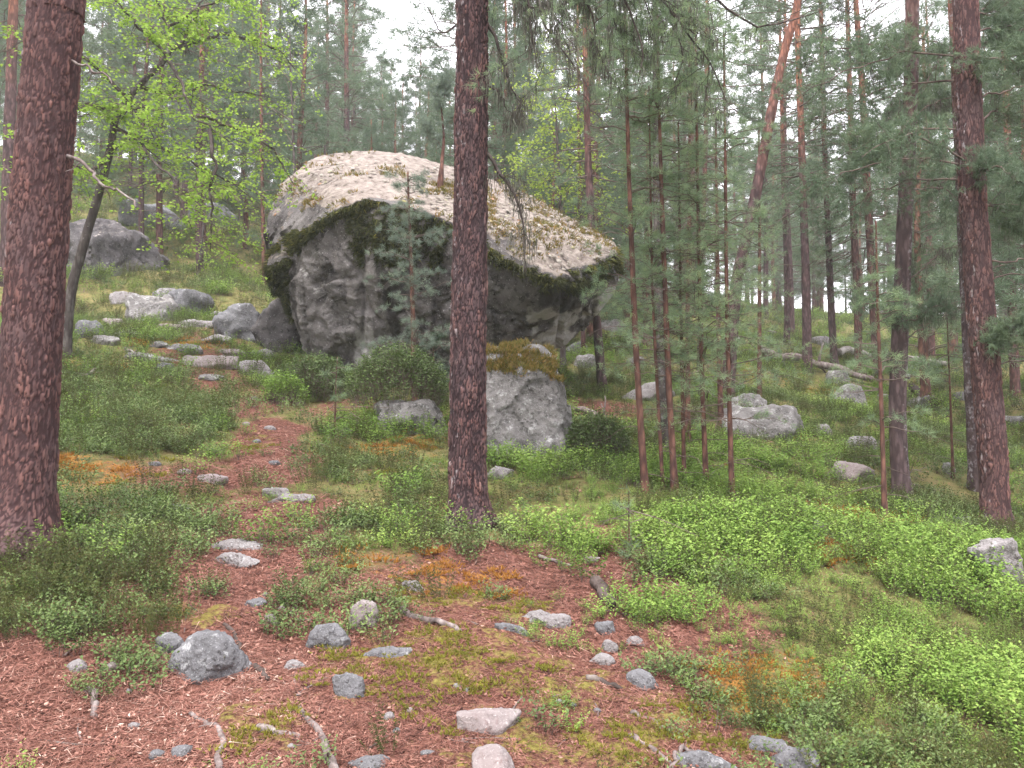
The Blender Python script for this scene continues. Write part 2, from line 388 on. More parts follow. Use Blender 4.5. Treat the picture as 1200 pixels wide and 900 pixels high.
M['forest_floor'] = b.surf(col, .95, b.bump(hh, 1.0, .045), .03)

# ------------------------------------------------------------------ ground masks in world metres
def blobs(lst):
    return [(G(px, py)[:2], rx, ry, s) for px, py, rx, ry, s in lst]
Z_LIT = blobs([(120, 850, 1.1, .55, 1), (330, 850, 1.1, .6, 1), (560, 850, 1.0, .5, .9), (300, 760, .9, .6, 1), (150, 770, .7, .45, 1), (430, 780, .8, .6, 1),
    (230, 690, .55, .6, 1), (275, 640, .6, .6, 1), (300, 595, .5, .6, 1), (320, 555, .42, .7, 1), (325, 515, .36, .9, 1), (305, 480, .34, 1.0, 1),
    (270, 450, .45, 1.0, .9), (235, 425, .6, 1.0, .7), (260, 395, .6, 1.2, .6), (640, 760, .8, .5, .95), (640, 670, .8, .55, 1), (590, 650, .55, .4, 1), (740, 700, .75, .55, 1),
    (700, 800, .7, .5, 1), (790, 740, .6, .45, .9), (760, 860, .7, .4, .9), (830, 860, .5, .3, .8), (510, 740, .8, .5, .9), (700, 480, 1.0, .6, .9), (470, 690, .5, .5, .7),
    (240, 560, .7, .6, .7), (400, 480, .4, .6, .6), (880, 560, .5, .6, .55), (760, 640, .4, .3, .8), (690, 890, .6, .3, .9)])
Z_MOSS = blobs([(560, 760, .45, .28, .9), (640, 800, .5, .3, .95), (520, 710, .4, .3, .85), (720, 880, .4, .2, 1), (600, 720, .3, .25, .7), (450, 740, .25, .2, .7),
    (225, 715, .18, .12, 1), (380, 860, .25, .18, .9), (480, 790, .3, .2, .8), (300, 855, .1, .07, 1), (545, 820, .3, .2, .8), (150, 560, .5, .5, .6), (270, 520, .4, .4, .7),
    (450, 540, .5, .5, .55), (800, 520, .6, .8, .5), (980, 460, 1.5, 2.0, .6), (900, 400, 2, 3, .5), (670, 900, .4, .2, .8), (790, 860, .3, .2, .7)])
Z_ORA = blobs([(870, 800, .35, .25, 1), (850, 770, .3, .2, .9), (480, 525, .45, .5, .9), (500, 660, .4, .3, .5), (85, 545, .5, .4, .95), (850, 560, .5, .6, .7), (110, 430, .6, .5, .6),
    (950, 640, .4, .3, .7), (1000, 600, .5, .4, .6), (560, 690, .3, .2, .7), (905, 500, .7, .8, .7), (1010, 575, .5, .5, .7), (200, 400, .7, .8, .6), (900, 440, 1.2, 1.0, .6)])
def field(Z, x, y, seed):
    x = np.asarray(x, float); y = np.asarray(y, float)
    nx = fbm2(x, y, 1.3, 3, seed) * .25; ny = fbm2(x, y, 1.3, 3, seed + 50) * .25
    m = np.zeros(x.shape)
    for (c, rx, ry, s) in Z:
        q = np.sqrt(((x + nx - c[0]) / rx) ** 2 + ((y + ny - c[1]) / ry) ** 2)
        m = np.maximum(m, s * (1 - sstep(.55, 1.25, q)))
    return m
def litter_m(x, y): return field(Z_LIT, x, y, 21)
def moss_m(x, y): return field(Z_MOSS, x, y, 22) * .5
def orange_m(x, y): return field(Z_ORA, x, y, 23) * .52

# ------------------------------------------------------------------ the ground sheet
def graded(lo, hi, n, c, k):
    t = np.linspace(-1, 1, n); s = np.sinh(k * t) / math.sinh(k)
    return np.where(s < 0, c + s * (c - lo), c + s * (hi - c))
gx = graded(-90, 90, 420, 0, 4.6); gy = graded(-48, 112, 540, 3.6, 4.6)
XX, YY = np.meshgrid(gx, gy); ZZ = H(XX, YY) + fbm2(XX, YY, 14, 2, 31) * .008
far_drop = sstep(62, 112, YY); ZZ = ZZ - far_drop * 6
ML, MM, MO = litter_m(XX, YY), moss_m(XX, YY), orange_m(XX, YY)
ZZ = ZZ + .02 * MM + .03 * MO
nx_, ny_ = len(gx), len(gy)
ii = (np.arange(ny_ - 1)[:, None] * nx_ + np.arange(nx_ - 1)[None, :])
Q = np.stack([ii, ii + 1, ii + nx_ + 1, ii + nx_], -1).reshape(-1, 4)
ground = mk('ground', np.stack([XX.ravel(), YY.ravel(), ZZ.ravel()], 1), None, Q, M['forest_floor'], None,
            {'litter': ML.ravel(), 'moss': MM.ravel(), 'orange': MO.ravel()})
tag(ground, 'sloping forest floor of reddish needle litter, moss and heath', 'ground', kind='structure')

# ------------------------------------------------------------------ rocks
_ico = {}
def ico(sub):
    if sub not in _ico:
        bm = bmesh.new(); bmesh.ops.create_icosphere(bm, subdivisions=sub, radius=1.0)
        V = np.array([v.co[:] for v in bm.verts]); F = np.array([[v.index for v in f.verts] for f in bm.faces]); bm.free()
        _ico[sub] = (unit(V), F)
    return _ico[sub]
def vnormals(V, F):
    n = np.cross(V[F[:, 1]] - V[F[:, 0]], V[F[:, 2]] - V[F[:, 0]]); N = np.zeros_like(V)
    for k in range(3): np.add.at(N, F[:, k], n)
    return unit(N)
def soft_r(D, nrm, dist, p):
    c = np.maximum(D @ nrm.T, 1e-4) / dist[None, :]
    return (c ** p).sum(1) ** (-1.0 / p)
def rock_shape(size, seed, sub=4, planes=16, p=26, rough=.06, angular=1.0):
    rng = np.random.default_rng(seed); D, F = ico(sub)
    n = unit(rng.normal(size=(planes, 3))); n = np.vstack([n, [[0, 0, 1]], [[0, 0, -1]]]); d = rng.uniform(.72, 1.0, len(n)); d[-2] = .85
    r = soft_r(D, n, d, p); r = r * angular + (1 - angular) * .88
    V = D * r[:, None] * np.asarray(size)[None, :]
    s = float(np.mean(size)); N = vnormals(V, F)
    V = V + N * ((fbm(V / s + seed * 3.1, 1.6, 5, seed) * rough * 1.3 + fbm(V / s, 6, 3, seed + 1) * rough * .5) * s)[:, None]
    if sub >= 4: V = V + N * ((chips(V / s, np.array([1.5, 1.5, 1.5]), seed) * 1.1 + chips(V / s, np.array([4.5, 4.5, 4.5]), seed + 3) * .35) * rough * s * (.4 + .6 * angular))[:, None]
    return V, F
def cap_masks(V, F, seed, up=.35):
    N = vnormals(V, F); return sstep(up, up + .45, N[:, 2]), N
def make_rock(name, px, py, wpx, hpx, mat, label, group=None, seed=1, sub=4, cap=.0, deep=.8, angular=1.0, sink=.35, rough=.06, planes=16, lift=0, rz=None):
    """px = middle column, py = row of the foot, wpx and hpx = seen width and height"""
    g = G(px, py); d = g[1]; W = wpx * d / FPX; Hh = hpx * d / FPX
    foot = W * deep * .35
    size = (W / 2 * 1.08, W * deep / 2, Hh * (1 + sink) / 2 * 1.12)
    V, F = rock_shape(size, seed, sub, planes, 26, rough, angular)
    zc = g[2] + lift + Hh * (.74 if name == 'stone' else .86) - (V[:, 2].max())
    s_ = float(np.mean(size)); c, N = cap_masks(V, F, seed)
    o = mk(name, V, F, None, M[mat], None, {'cap': c * cap, 'moss': np.clip(.32 * fbm(V / s_, 2.2, 3, seed + 4) + .25 * sstep(.1, -.8, V[:, 2] / s_), 0, .6)})
    o.location = (g[0], g[1] + foot, zc); 
    tag(o, label, 'rock', group); return o

# ---- the great boulder
BP = [(318, 315, 11.2), (350, 278, 10.7), (385, 248, 10.4), (430, 229, 10.2), (480, 243, 10.1), (530, 262, 10.1), (580, 296, 10.1), (640, 324, 10.3), (690, 320, 10.7), (724, 300, 11.2),
      (330, 222, 12), (355, 195, 12.4), (400, 183, 12.9), (450, 182, 13.2), (520, 203, 13.1), (600, 228, 13), (660, 258, 12.7), (705, 281, 12.2), (729, 306, 11.6), (310, 266, 11.7), (315, 300, 11.4),
      (338, 208, 12.2), (372, 185, 12.7), (485, 186, 13.3), (560, 211, 13.1), (640, 243, 12.8), (692, 267, 12.4), (724, 287, 11.9), (732, 318, 11.7), (718, 348, 11.6),
      (345, 345, 10.95), (400, 325, 10.45), (480, 335, 10.4), (560, 345, 10.4), (724, 330, 11.5), (684, 370, 11.6), (634, 416, 11.6), (600, 400, 10.95), (640, 352, 10.55),
      (360, 392, 11.2), (372, 450, 11.5), (440, 470, 11.35), (520, 470, 11.35), (600, 450, 11.5),
      (340, 320, 13), (380, 300, 14), (500, 280, 14.5), (640, 315, 13.8), (400, 430, 13.6), (600, 430, 13.4)]
BPW = np.array([P3(*q) for q in BP]); BC = P3(500, 330, 12.0); 
bm = bmesh.new()
for q in BPW: bm.verts.new(q)
bmesh.ops.convex_hull(bm, input=bm.verts); bm.normal_update()
pl = {}
for f in bm.faces:
    n = np.array(f.normal[:]); dd_ = float(np.dot(n, np.array(f.verts[0].co[:]) - BC))
    if dd_ < 0: n, dd_ = -n, -dd_
    key = tuple(np.round(n * 30).astype(int)); pl.setdefault(key, (n, dd_))
bm.free()
pn = np.array([v[0] for v in pl.values()]); pd = np.array([v[1] for v in pl.values()])
D, F = ico(7)
# even out the sampling for a wide body
Dw = unit(D * np.array([2.2, 1.5, 1.35]))
r = soft_r(Dw, pn, pd, 130); V = Dw * r[:, None] * 1.010
N = vnormals(V, F)
under = sstep(.15, -.25, N[:, 2]) * sstep(.2, -.3, N[:, 1])       # the overhanging front
V = V + N * (fbm(V, .8, 2, 3) * .07 + fbm(V, 3.0, 4, 4) * .016)[:, None]
# broken ledges and upright ribs on the front
led = vnoise(V * np.array([1.2, .6, 1.6]) + np.array([0, 0, 1]) * (V[:, :1] * .5), 7)
V = V + N * (np.floor(led * 3.2) / 3.2 * .06 * under)[:, None]
cA = chips(V + fbm(V, 2, 2, 70)[:, None] * .15, np.array([1.2, 1.2, .9]), 71); cB = chips(V + fbm(V, 4, 2, 72)[:, None] * .05, np.array([3.4, 3.4, 2.6]), 73); cC = chips(V, np.array([9, 9, 8.0]), 74)
f1, f2, cid = worley((V + fbm(V, 2, 2, 70)[:, None] * .12) * np.array([1.3, 1.3, .9]) + 3, 71)
fr = sstep(.55, -.1, N[:, 2]); V = V + N * (fr * (cA * .11 + cB * .028 + cC * .010 - .05 * sstep(.07, 0, f2 - f1)))[:, None]
rib = np.abs(vnoise(np.stack([V[:, 0] * 2.3, np.zeros(len(V)), V[:, 2] * .35], 1), 12))
V = V - N * (sstep(.16, 0, rib) * .09 * under * sstep(.3, -.9, V[:, 2]))[:, None]
N = vnormals(V, F)
top = sstep(.30, .62, N[:, 2] + fbm(V, 2.5, 3, 6) * .12)
W_ = V + BC
crx = np.array([q[0] for q in BPW[:10]]); crz = np.array([q[2] for q in BPW[:10]])
below = np.interp(W_[:, 0], crx, crz) - W_[:, 2]
top = top * sstep(.30, -.02, below + fbm(V, 3, 3, 15) * .28)
frontm = sstep(.35, .05, N[:, 2]) * sstep(.55, -.1, N[:, 1])
lenm = .18 + (.16 + 1.0 * sstep(.6, -.8, W_[:, 0])) * np.clip(fbm(np.stack([W_[:, 0] * 2.2, W_[:, 1] * 0, W_[:, 2] * .5], 1), 1.0, 4, 40) + .35, 0, 1.2)
moss = frontm * sstep(1.0, .35, below / lenm) * sstep(-.55, -.1, below) 
moss = np.clip(moss * (.75 + .5 * fbm(V, 2.6, 3, 78)) + .22 * frontm * sstep(.1, .5, fbm(V, 1.7, 3, 77)), 0, 1)
V = V + N * (top * np.abs(fbm(V, 7, 3, 9)) * .035)[:, None]
strk = sstep(.15, .6, fbm(np.stack([W_[:, 0] * 3.2, W_[:, 1] * .3, W_[:, 2] * .28], 1), 1.0, 4, 45)) * sstep(.9, 2.0, below) * .75
facet_light = sstep(.05, .35, W_[:, 0] + .15 * fbm(V, 1.5, 2, 48)) * sstep(.28, .45, below + .1 * fbm(V, 2.5, 2, 49)) * frontm * 1.0  # right underside painted paler, in place of light falling on it
stain = sstep(.1, .5, fbm(np.stack([W_[:, 0] * 2.6, W_[:, 1] * .3, W_[:, 2] * .22], 1), 1.0, 4, 47)) * frontm * .9 * (1 - facet_light)
pale_m = np.clip(strk + facet_light * (.6 + fbm(V, 3, 3, 46)), 0, 1)
moss = moss * (1 - .85 * facet_light)
boulder = empty('boulder', (BC[0], BC[1], h1(BC[0], BC[1])), 'huge overhanging boulder with pale lichen top and dark mossy front', 'boulder')
OFF = BC - np.array(boulder.location)
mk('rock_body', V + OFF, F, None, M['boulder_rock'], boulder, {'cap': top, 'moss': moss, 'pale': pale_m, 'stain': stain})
B_V, B_N, B_top, B_moss, B_below, B_front = V + BC, N, top, moss, below, frontm

# tufts: narrow blades round a shoot; leaf quads
def blades(C, Dr, n, length, width, spread, rng, tint, jit=.0, lenvar=.3):
    C = np.repeat(C, n, 0); Dn = np.repeat(unit(Dr), n, 0); m = len(C)
    rv = rng.normal(size=(m, 3)); rv -= Dn * (rv * Dn).sum(1, keepdims=True); rv = unit(rv)
    sp = np.clip(rng.normal(spread, .25, m), .02, 1.6)[:, None]
    dv = unit(Dn * np.cos(sp) + rv * np.sin(sp))
    C = C + rng.normal(size=(m, 3)) * jit
    L = length * rng.uniform(1 - lenvar, 1 + lenvar, m)[:, None]
    sv = unit(np.cross(dv, rng.normal(size=(m, 3)))) * (width / 2)
    V = np.stack([C - sv, C + sv, C + dv * L], 1).reshape(-1, 3)
    T = np.arange(m * 3).reshape(-1, 3)
    tt = np.repeat(np.repeat(np.asarray(tint), n) + rng.normal(0, .06, m), 3)
    return V, T, np.clip(tt, 0, 1)
def leaves(C, Dr, size, rng, tint, wide=.6, fold=.25):
    """C leaf bases, Dr leaf directions: one folded diamond each"""
    m = len(C); Dn = unit(Dr); up = unit(np.cross(np.cross(Dn, [0, 0, 1.0]) + 1e-4, Dn)); up = unit(up + rng.normal(0, .45, (m, 3)))
    sd_ = unit(np.cross(Dn, up)); L = (size * rng.uniform(.65, 1.25, m))[:, None]
    mid = C + Dn * L * .5
    V = np.stack([C, mid + sd_ * L * wide * .5 + up * L * fold * .4, C + Dn * L, mid - sd_ * L * wide * .5 + up * L * fold * .4], 1).reshape(-1, 3)
    k = np.arange(m)[:, None] * 4
    T = np.concatenate([k + [0, 1, 2], k + [0, 2, 3]], 1).reshape(-1, 3)
    return V, T, np.clip(np.repeat(np.asarray(tint) * np.ones(m), 4), 0, 1)
def cushions(C, Nn, rad, rng, flat=.55):
    """small lumpy domes"""
    m = len(C); a = np.linspace(0, 2 * np.pi, 6, endpoint=False); Nn = unit(Nn)
    u = unit(np.cross(Nn, rng.normal(size=(m, 3)))); v = np.cross(Nn, u); rad = np.asarray(rad)[:, None]
    rings = []
    for k, (rr, hh_) in enumerate(((1.0, -.1), (.78, .62), (0, .95))):
        if rr == 0: rings.append((C + Nn * rad * flat * hh_)[:, None, :]); continue
        wob = rng.uniform(.75, 1.2, (m, 6, 1))
        rings.append(C[:, None] + rad[:, None] * wob * rr * (np.cos(a)[None, :, None] * u[:, None] + np.sin(a)[None, :, None] * v[:, None]) + (Nn * rad * flat * hh_)[:, None])
    V = np.concatenate(rings, 1); n1_ = 13; base = np.arange(m)[:, None] * n1_; f = []
    for k in range(6):
        j = (k + 1) % 6; f += [[k, j, 6 + j], [k, 6 + j, 6 + k], [6 + k, 6 + j, 12]]
    T = (base[:, None, :] + np.array(f)[None, :, :]).reshape(-1, 3)
    return V.reshape(-1, 3), T
loc0 = np.array(boulder.location)
rng = np.random.default_rng(4)
ok = np.nonzero((B_top > .6) & (fbm(B_V, 1.1, 3, 91) > -.25) & (B_V[:, 1] < 13.6))[0]; pick = rng.choice(ok, 1900)
Vc, Tc = cushions(B_V[pick] + rng.normal(0, .02, (len(pick), 3)), B_N[pick], rng.uniform(.012, .038, len(pick)), rng, .42)
mb = MB(); mb.add(Vc - loc0, Tc, None, np.repeat(np.clip(rng.normal(.5, .22, len(pick)), 0, 1), 13)); tag(mb.build('lichen_cover', M['cushion_lichen'], boulder), kind='stuff')
wgt = B_moss * sstep(-.6, 0, B_below); ok = np.nonzero(wgt > .35)[0]; pick = rng.choice(ok, 5200)
Dm = unit(B_N[pick] * .8 + np.array([0, 0, -.55]))
V_, T_, t_ = blades(B_V[pick], Dm, 5, .085, .016, .55, rng, np.clip(rng.normal(.35, .2, len(pick)) + .35 * sstep(.25, -.1, B_below[pick]), 0, 1), .015)
mb = MB(); mb.add(V_ - loc0, T_, None, t_); tag(mb.build('moss_fringe', M['dark_moss_leaf'], boulder, False), kind='stuff')
# golden moss on the right shoulder of the top
sh_ = sstep(P3(470, 300, 10.3)[0], P3(640, 300, 10.3)[0], B_V[:, 0])
ok = np.nonzero((B_top > .3) & (fbm(B_V, 2.2, 4, 14) > .42 - .45 * sh_))[0]; pick = rng.choice(ok, 2600)
V_, T_, t_ = blades(B_V[pick], B_N[pick], 5, .05, .014, .6, rng, np.clip(rng.normal(.5, .25, len(pick)), 0, 1), .015)
mb = MB(); mb.add(V_ - loc0, T_, None, t_); tag(mb.build('moss_cap', M['mixed_moss_leaf'], boulder, False), kind='stuff')

def moss_on(rock, mat, n, seed, up=.45, length=.05, width=.012, name='moss_cap', lo=None):
    me = rock.data; V = np.empty(len(me.vertices) * 3); me.vertices.foreach_get('co', V); V = V.reshape(-1, 3)
    T = np.empty(len(me.polygons) * 3, np.int32); me.polygons.foreach_get('vertices', T); T = T.reshape(-1, 3)
    N = vnormals(V, T); rng = np.random.default_rng(seed)
    ok = np.nonzero((N[:, 2] > up) & (fbm(V, 4, 3, seed) > -.35) & (V[:, 2] > (lo if lo is not None else -9)))[0]
    pick = rng.choice(ok, n)
    Va, Ta, ta = blades(V[pick], N[pick] + np.array([0, 0, .4]), 6, length, width, .55, rng, np.clip(rng.normal(.5, .25, n), 0, 1), .015)
    mb = MB(); mb.add(Va, Ta, None, ta); return tag(mb.build(name, M[mat], rock, False), kind='stuff')

# ---- the other rocks and stones
def hull_rock(name, pts, centre, mat, label, seed, sub=6, p=45, rough=.03, cap=.2):
    """a rock whose corners are given as photo column, row and distance"""
    W = np.array([P3(*q) for q in pts]); c = P3(*centre); bm = bmesh.new()
    for q in W: bm.verts.new(q)
    bmesh.ops.convex_hull(bm, input=bm.verts); bm.normal_update(); pl = {}
    for f in bm.faces:
        n = np.array(f.normal[:]); dd_ = float(np.dot(n, np.array(f.verts[0].co[:]) - c))
        if dd_ < 0: n, dd_ = -n, -dd_
        pl.setdefault(tuple(np.round(n * 9).astype(int)), (n, dd_))
    bm.free(); D, F = ico(sub); r = soft_r(D, np.array([v[0] for v in pl.values()]), np.array([v[1] for v in pl.values()]), p); V = D * r[:, None]; N = vnormals(V, F)
    V = V + N * (fbm(V, 2.2, 5, seed) * rough * 1.6 + fbm(V, 9, 3, seed + 1) * rough * .6)[:, None]
    V = V + N * ((chips(V, np.array([2.6, 2.6, 2.2]), seed) * 1.6 + chips(V, np.array([8, 8, 7.0]), seed + 3) * .5) * rough)[:, None]
    cp, N = cap_masks(V, F, seed); o = mk(name, V, F, None, M[mat], None, {'cap': cp * cap, 'moss': np.clip(.3 * fbm(V, 3, 3, seed + 4), 0, .5)})
    o.location = c; return tag(o, label, 'rock')
front_rock = hull_rock('rock', [(538, 424, 7.9), (566, 411, 8.0), (632, 409, 8.1), (654, 428, 8.0), (545, 430, 7.72), (652, 438, 7.76), (676, 545, 7.8), (664, 560, 7.6), (545, 560, 7.6), (545, 412, 8.7), (645, 410, 8.7), (660, 560, 8.6), (545, 560, 8.6)], (602, 490, 8.1),
    'pale_rock', 'tall pale lichened rock with orange moss cap, beneath the overhanging boulder', 31, p=110, rough=.022)
moss_on(front_rock, 'mixed_moss_leaf', 2800, 3, .5, .04, .010, lo=.34)
r2 = make_rock('rock', 482, 506, 100, 62, 'pale_rock', 'low grey rock under a cap of bilberry, beside the dark pine', seed=12, sub=5, cap=.3, deep=.9, sink=.5, lift=-.12)
make_rock('rock', 330, 412, 72, 78, 'dark_rock', 'dark rough block leaning against the foot of the huge boulder', seed=7, sub=5, cap=.3, deep=.9, rough=.07)
make_rock('rock', 277, 396, 62, 52, 'grey_stone', 'pointed grey rock at the top of the path, beside the dark block', seed=22, sub=5, deep=.9, cap=.2)
make_rock('rock', 212, 372, 52, 42, 'grey_stone', 'rounded grey rock between the pointed rock and the broad pale outcrop', seed=23, sub=4, deep=1, cap=.2)
make_rock('rock', 168, 378, 66, 46, 'pale_rock', 'broad pale outcrop with rusty moss up the slope', seed=24, sub=5, deep=1.1, cap=.4)
make_rock('rock', 110, 322, 108, 96, 'dark_rock', 'large dark boulder with pinkish lichen top behind the bent birch', seed=25, sub=6, deep=1.2, cap=.35, rough=.07, planes=12)
make_rock('rock', 240, 262, 60, 34, 'grey_stone', 'grey rock high on the slope above the dark boulder', seed=26, deep=1, cap=.5)
make_rock('rock', 168, 268, 66, 40, 'grey_stone', 'pale slab high on the slope behind the dark boulder', seed=27, deep=1, cap=.5)
make_rock('rock', 98, 396, 30, 26, 'grey_stone', 'small grey rock beside the foot of the bent birch', seed=28, deep=1, cap=.2)
make_rock('rock', 248, 432, 48, 20, 'pink_stone', 'pale flat stone group, largest in the middle of the path', seed=33, deep=.9, cap=.2)
make_rock('rock', 292, 440, 38, 22, 'white_stone', 'pale rounded stone at the edge of the path by the bilberry mound', seed=34, deep=.9)
make_rock('rock', 250, 402, 40, 14, 'white_stone', 'thin pale slab across the upper path', seed=35, deep=.9)
make_rock('rock', 188, 436, 26, 12, 'grey_stone', 'small stone next to the pale stick on the slope', seed=36, deep=.9)
make_rock('rock', 902, 514, 92, 48, 'pale_rock', 'broad grey lichened rock among heath behind the slender pines', seed=41, sub=5, deep=.9, cap=.3, planes=12)
make_rock('rock', 878, 486, 48, 30, 'pale_rock', 'smaller rock just uphill of the broad lichened rock', seed=42, deep=.9, cap=.3)
make_rock('rock', 968, 512, 18, 18, 'white_stone', 'small whitish stone beside the broad lichened rock', seed=43, deep=.9)
make_rock('rock', 1000, 482, 40, 38, 'pale_rock', 'upright pale rock below the fallen log', seed=44, deep=.8, cap=.2)
make_rock('rock', 985, 452, 30, 22, 'pale_rock', 'mossy pale rock touching the fallen log', seed=45, deep=.8, cap=.3)
make_rock('rock', 1012, 530, 34, 22, 'white_stone', 'whitish rock in the heath near the lichen-streaked pine', seed=46, deep=.8)
make_rock('rock', 996, 566, 42, 28, 'pink_stone', 'reddish grey rock in the heath near the lichen-streaked pine', seed=47, deep=.8)
make_rock('rock', 1184, 690, 44, 66, 'white_stone', 'tall whitish rock at the foot of the red pine', seed=48, sub=5, deep=.9, cap=.2)
make_rock('rock', 1085, 480, 34, 20, 'pale_rock', 'low pale rock beside the mossy fallen log', seed=49, deep=.8)
make_rock('rock', 1114, 556, 14, 16, 'white_stone', 'small white stone at the foot of the thin bare sapling', seed=50, deep=.8)
make_rock('rock', 1130, 616, 24, 12, 'grey_stone', 'flat grey stone in heath beside the red pine', seed=51, deep=.8)
make_rock('rock', 960, 628, 14, 9, 'white_stone', 'round white stone sitting on the bright bilberry', seed=52, deep=.9, angular=.4, lift=.06)
make_rock('rock', 720, 388, 26, 18, 'white_stone', 'white stone on the slope behind the overhang', seed=53, deep=.9)
make_rock('rock', 676, 418, 30, 22, 'grey_stone', 'grey stone under the tip of the overhang', seed=54, deep=.9)
make_rock('rock', 690, 432, 26, 20, 'pale_rock', 'mossy stone between the overhang and the straight pine', seed=55, deep=.9, cap=.2)
make_rock('rock', 768, 470, 30, 26, 'white_stone', 'whitish stone behind the cluster of slender pines', seed=56, deep=.9)
make_rock('rock', 512, 448, 36, 16, 'grey_stone', 'smooth grey stone at the front foot of the huge boulder', seed=57, deep=1)
for px, py, wp, hp in [(150, 398, 40, 14), (196, 390, 30, 12), (228, 384, 34, 12), (120, 404, 30, 14), (305, 420, 28, 14), (270, 418, 30, 12), (215, 414, 34, 14), (160, 424, 30, 12), (182, 408, 24, 10), (312, 444, 20, 10), (240, 446, 26, 10), (130, 384, 26, 14), (262, 374, 22, 12), (142, 356, 40, 18), (192, 350, 36, 16)]:
    make_rock('rock', px, py, wp, hp, ['white_stone', 'pink_stone', 'pale_rock'][(px + py) % 3], 'flat pale half-buried stone on the slope at the top of the path', 'flat stones at the top of the path', seed=px * 7 + py, sub=4, deep=.8)
# path and foreground
FG = 'stones in the needle litter'
make_rock('stone', 236, 798, 92, 66, 'grey_stone', 'big rounded blue-grey stone in the red needle litter', seed=61, sub=6, deep=.75, angular=.6, sink=.5, rough=.05)
make_rock('stone', 197, 768, 34, 30, 'grey_stone', 'small grey stone tucked against the big rounded stone', seed=62, sub=4, deep=.8, angular=.6)
make_rock('stone', 380, 764, 50, 36, 'grey_stone', 'two-toned grey stone beside a clump of heath', seed=63, sub=5, deep=.8, angular=.7)
make_rock('stone', 408, 820, 36, 34, 'grey_stone', 'pointed grey stone with sprig at its foot', seed=64, sub=5, deep=.8, angular=.7)
make_rock('stone', 426, 738, 36, 42, 'pink_stone', 'upright rounded stone half hidden in heath', seed=165, sub=5, deep=.9, angular=.9)
make_rock('stone', 455, 776, 50, 16, 'grey_stone', 'flat grey slab bedded in moss', seed=66, sub=4, deep=.7, angular=.9)
make_rock('stone', 568, 862, 66, 32, 'pink_stone', 'broad pinkish flat-topped stone with green sprigs beside it', seed=67, sub=5, deep=.8, angular=.75, rough=.03)
make_rock('stone', 578, 912, 52, 38, 'pink_stone', 'pinkish rounded stone downhill of the flat-topped one', seed=68, sub=5, deep=1.0, angular=.6, rough=.03)
make_rock('stone', 432, 905, 50, 14, 'grey_stone', 'grey stone barely showing above the litter near the crooked root', seed=69, deep=.8, angular=.7)
make_rock('stone', 86, 790, 28, 17, 'white_stone', 'egg-shaped whitish stone near the heather', seed=70, deep=.8, angular=.3)
make_rock('stone', 268, 645, 66, 15, 'white_stone', 'long pale slab across the path', seed=71, sub=5, deep=.6, angular=.9)
make_rock('stone', 268, 664, 52, 16, 'white_stone', 'pale slab just below the long one on the path', seed=72, sub=5, deep=.5, angular=.9)
make_rock('stone', 322, 586, 30, 18, 'white_stone', 'pale angular stone in the worn path', seed=73, deep=.8)
make_rock('stone', 348, 590, 40, 13, 'white_stone', 'pale flat stone beside the angular one in the path', seed=74, deep=.7)
make_rock('stone', 246, 568, 28, 16, 'pink_stone', 'pinkish stone beside the worn path', seed=75, deep=.8)
make_rock('stone', 204, 602, 28, 14, 'grey_stone', 'flat grey stone in the heath beside the path', seed=76, deep=.8)
make_rock('stone', 299, 714, 24, 12, 'grey_stone', 'small bluish stone on open litter above the big rounded stone', seed=77, deep=.8, angular=.7)
make_rock('stone', 315, 729, 14, 11, 'pink_stone', 'pebble next to the small bluish stone', seed=78, deep=.8, angular=.5)
make_rock('stone', 344, 786, 26, 13, 'white_stone', 'whitish chip lying on open needle litter', seed=79, deep=.6)
make_rock('stone', 584, 562, 28, 20, 'white_stone', 'pale stone behind the foot of the dark pine', seed=80, deep=.9)
make_rock('stone', 596, 743, 32, 14, 'grey_stone', 'slanted grey flake of rock in golden moss', seed=81, deep=.5, angular=1)
make_rock('stone', 482, 694, 28, 16, 'white_stone', 'pale square stone above the fallen stick', seed=82, deep=.7)
for k, (px, py, wp, hp) in enumerate([(650, 738, 46, 20), (632, 728, 26, 16), (710, 745, 22, 18), (708, 782, 30, 16), (714, 766, 18, 20), (752, 806, 34, 24), (745, 756, 20, 10)]):
    make_rock('stone', px, py, wp, hp, 'white_stone' if k % 3 != 2 else 'grey_stone', ['flat whitish rock flake by the green sprigs', 'whitish chip next to the flat rock flake', 'pale chip of the broken rocks below the stump', 'flat slab of the broken rocks below the stump',
        'narrow shard of the broken rocks below the stump', 'jagged pale rock with a dark hollow under its edge', 'thin sliver of rock above the jagged one'][k], seed=90 + k, deep=.7)
for k, (px, py, wp, hp) in enumerate([(820, 905, 60, 26), (905, 885, 50, 18), (932, 905, 50, 30)]):
    make_rock('stone', px, py, wp, hp, 'grey_stone', ['pale rock in the dark soil below the orange moss', 'flat grey stone among leafy sprigs below the orange moss', 'shaded stone under the bright bilberry'][k], seed=100 + k, deep=.7)
rng = np.random.default_rng(8)
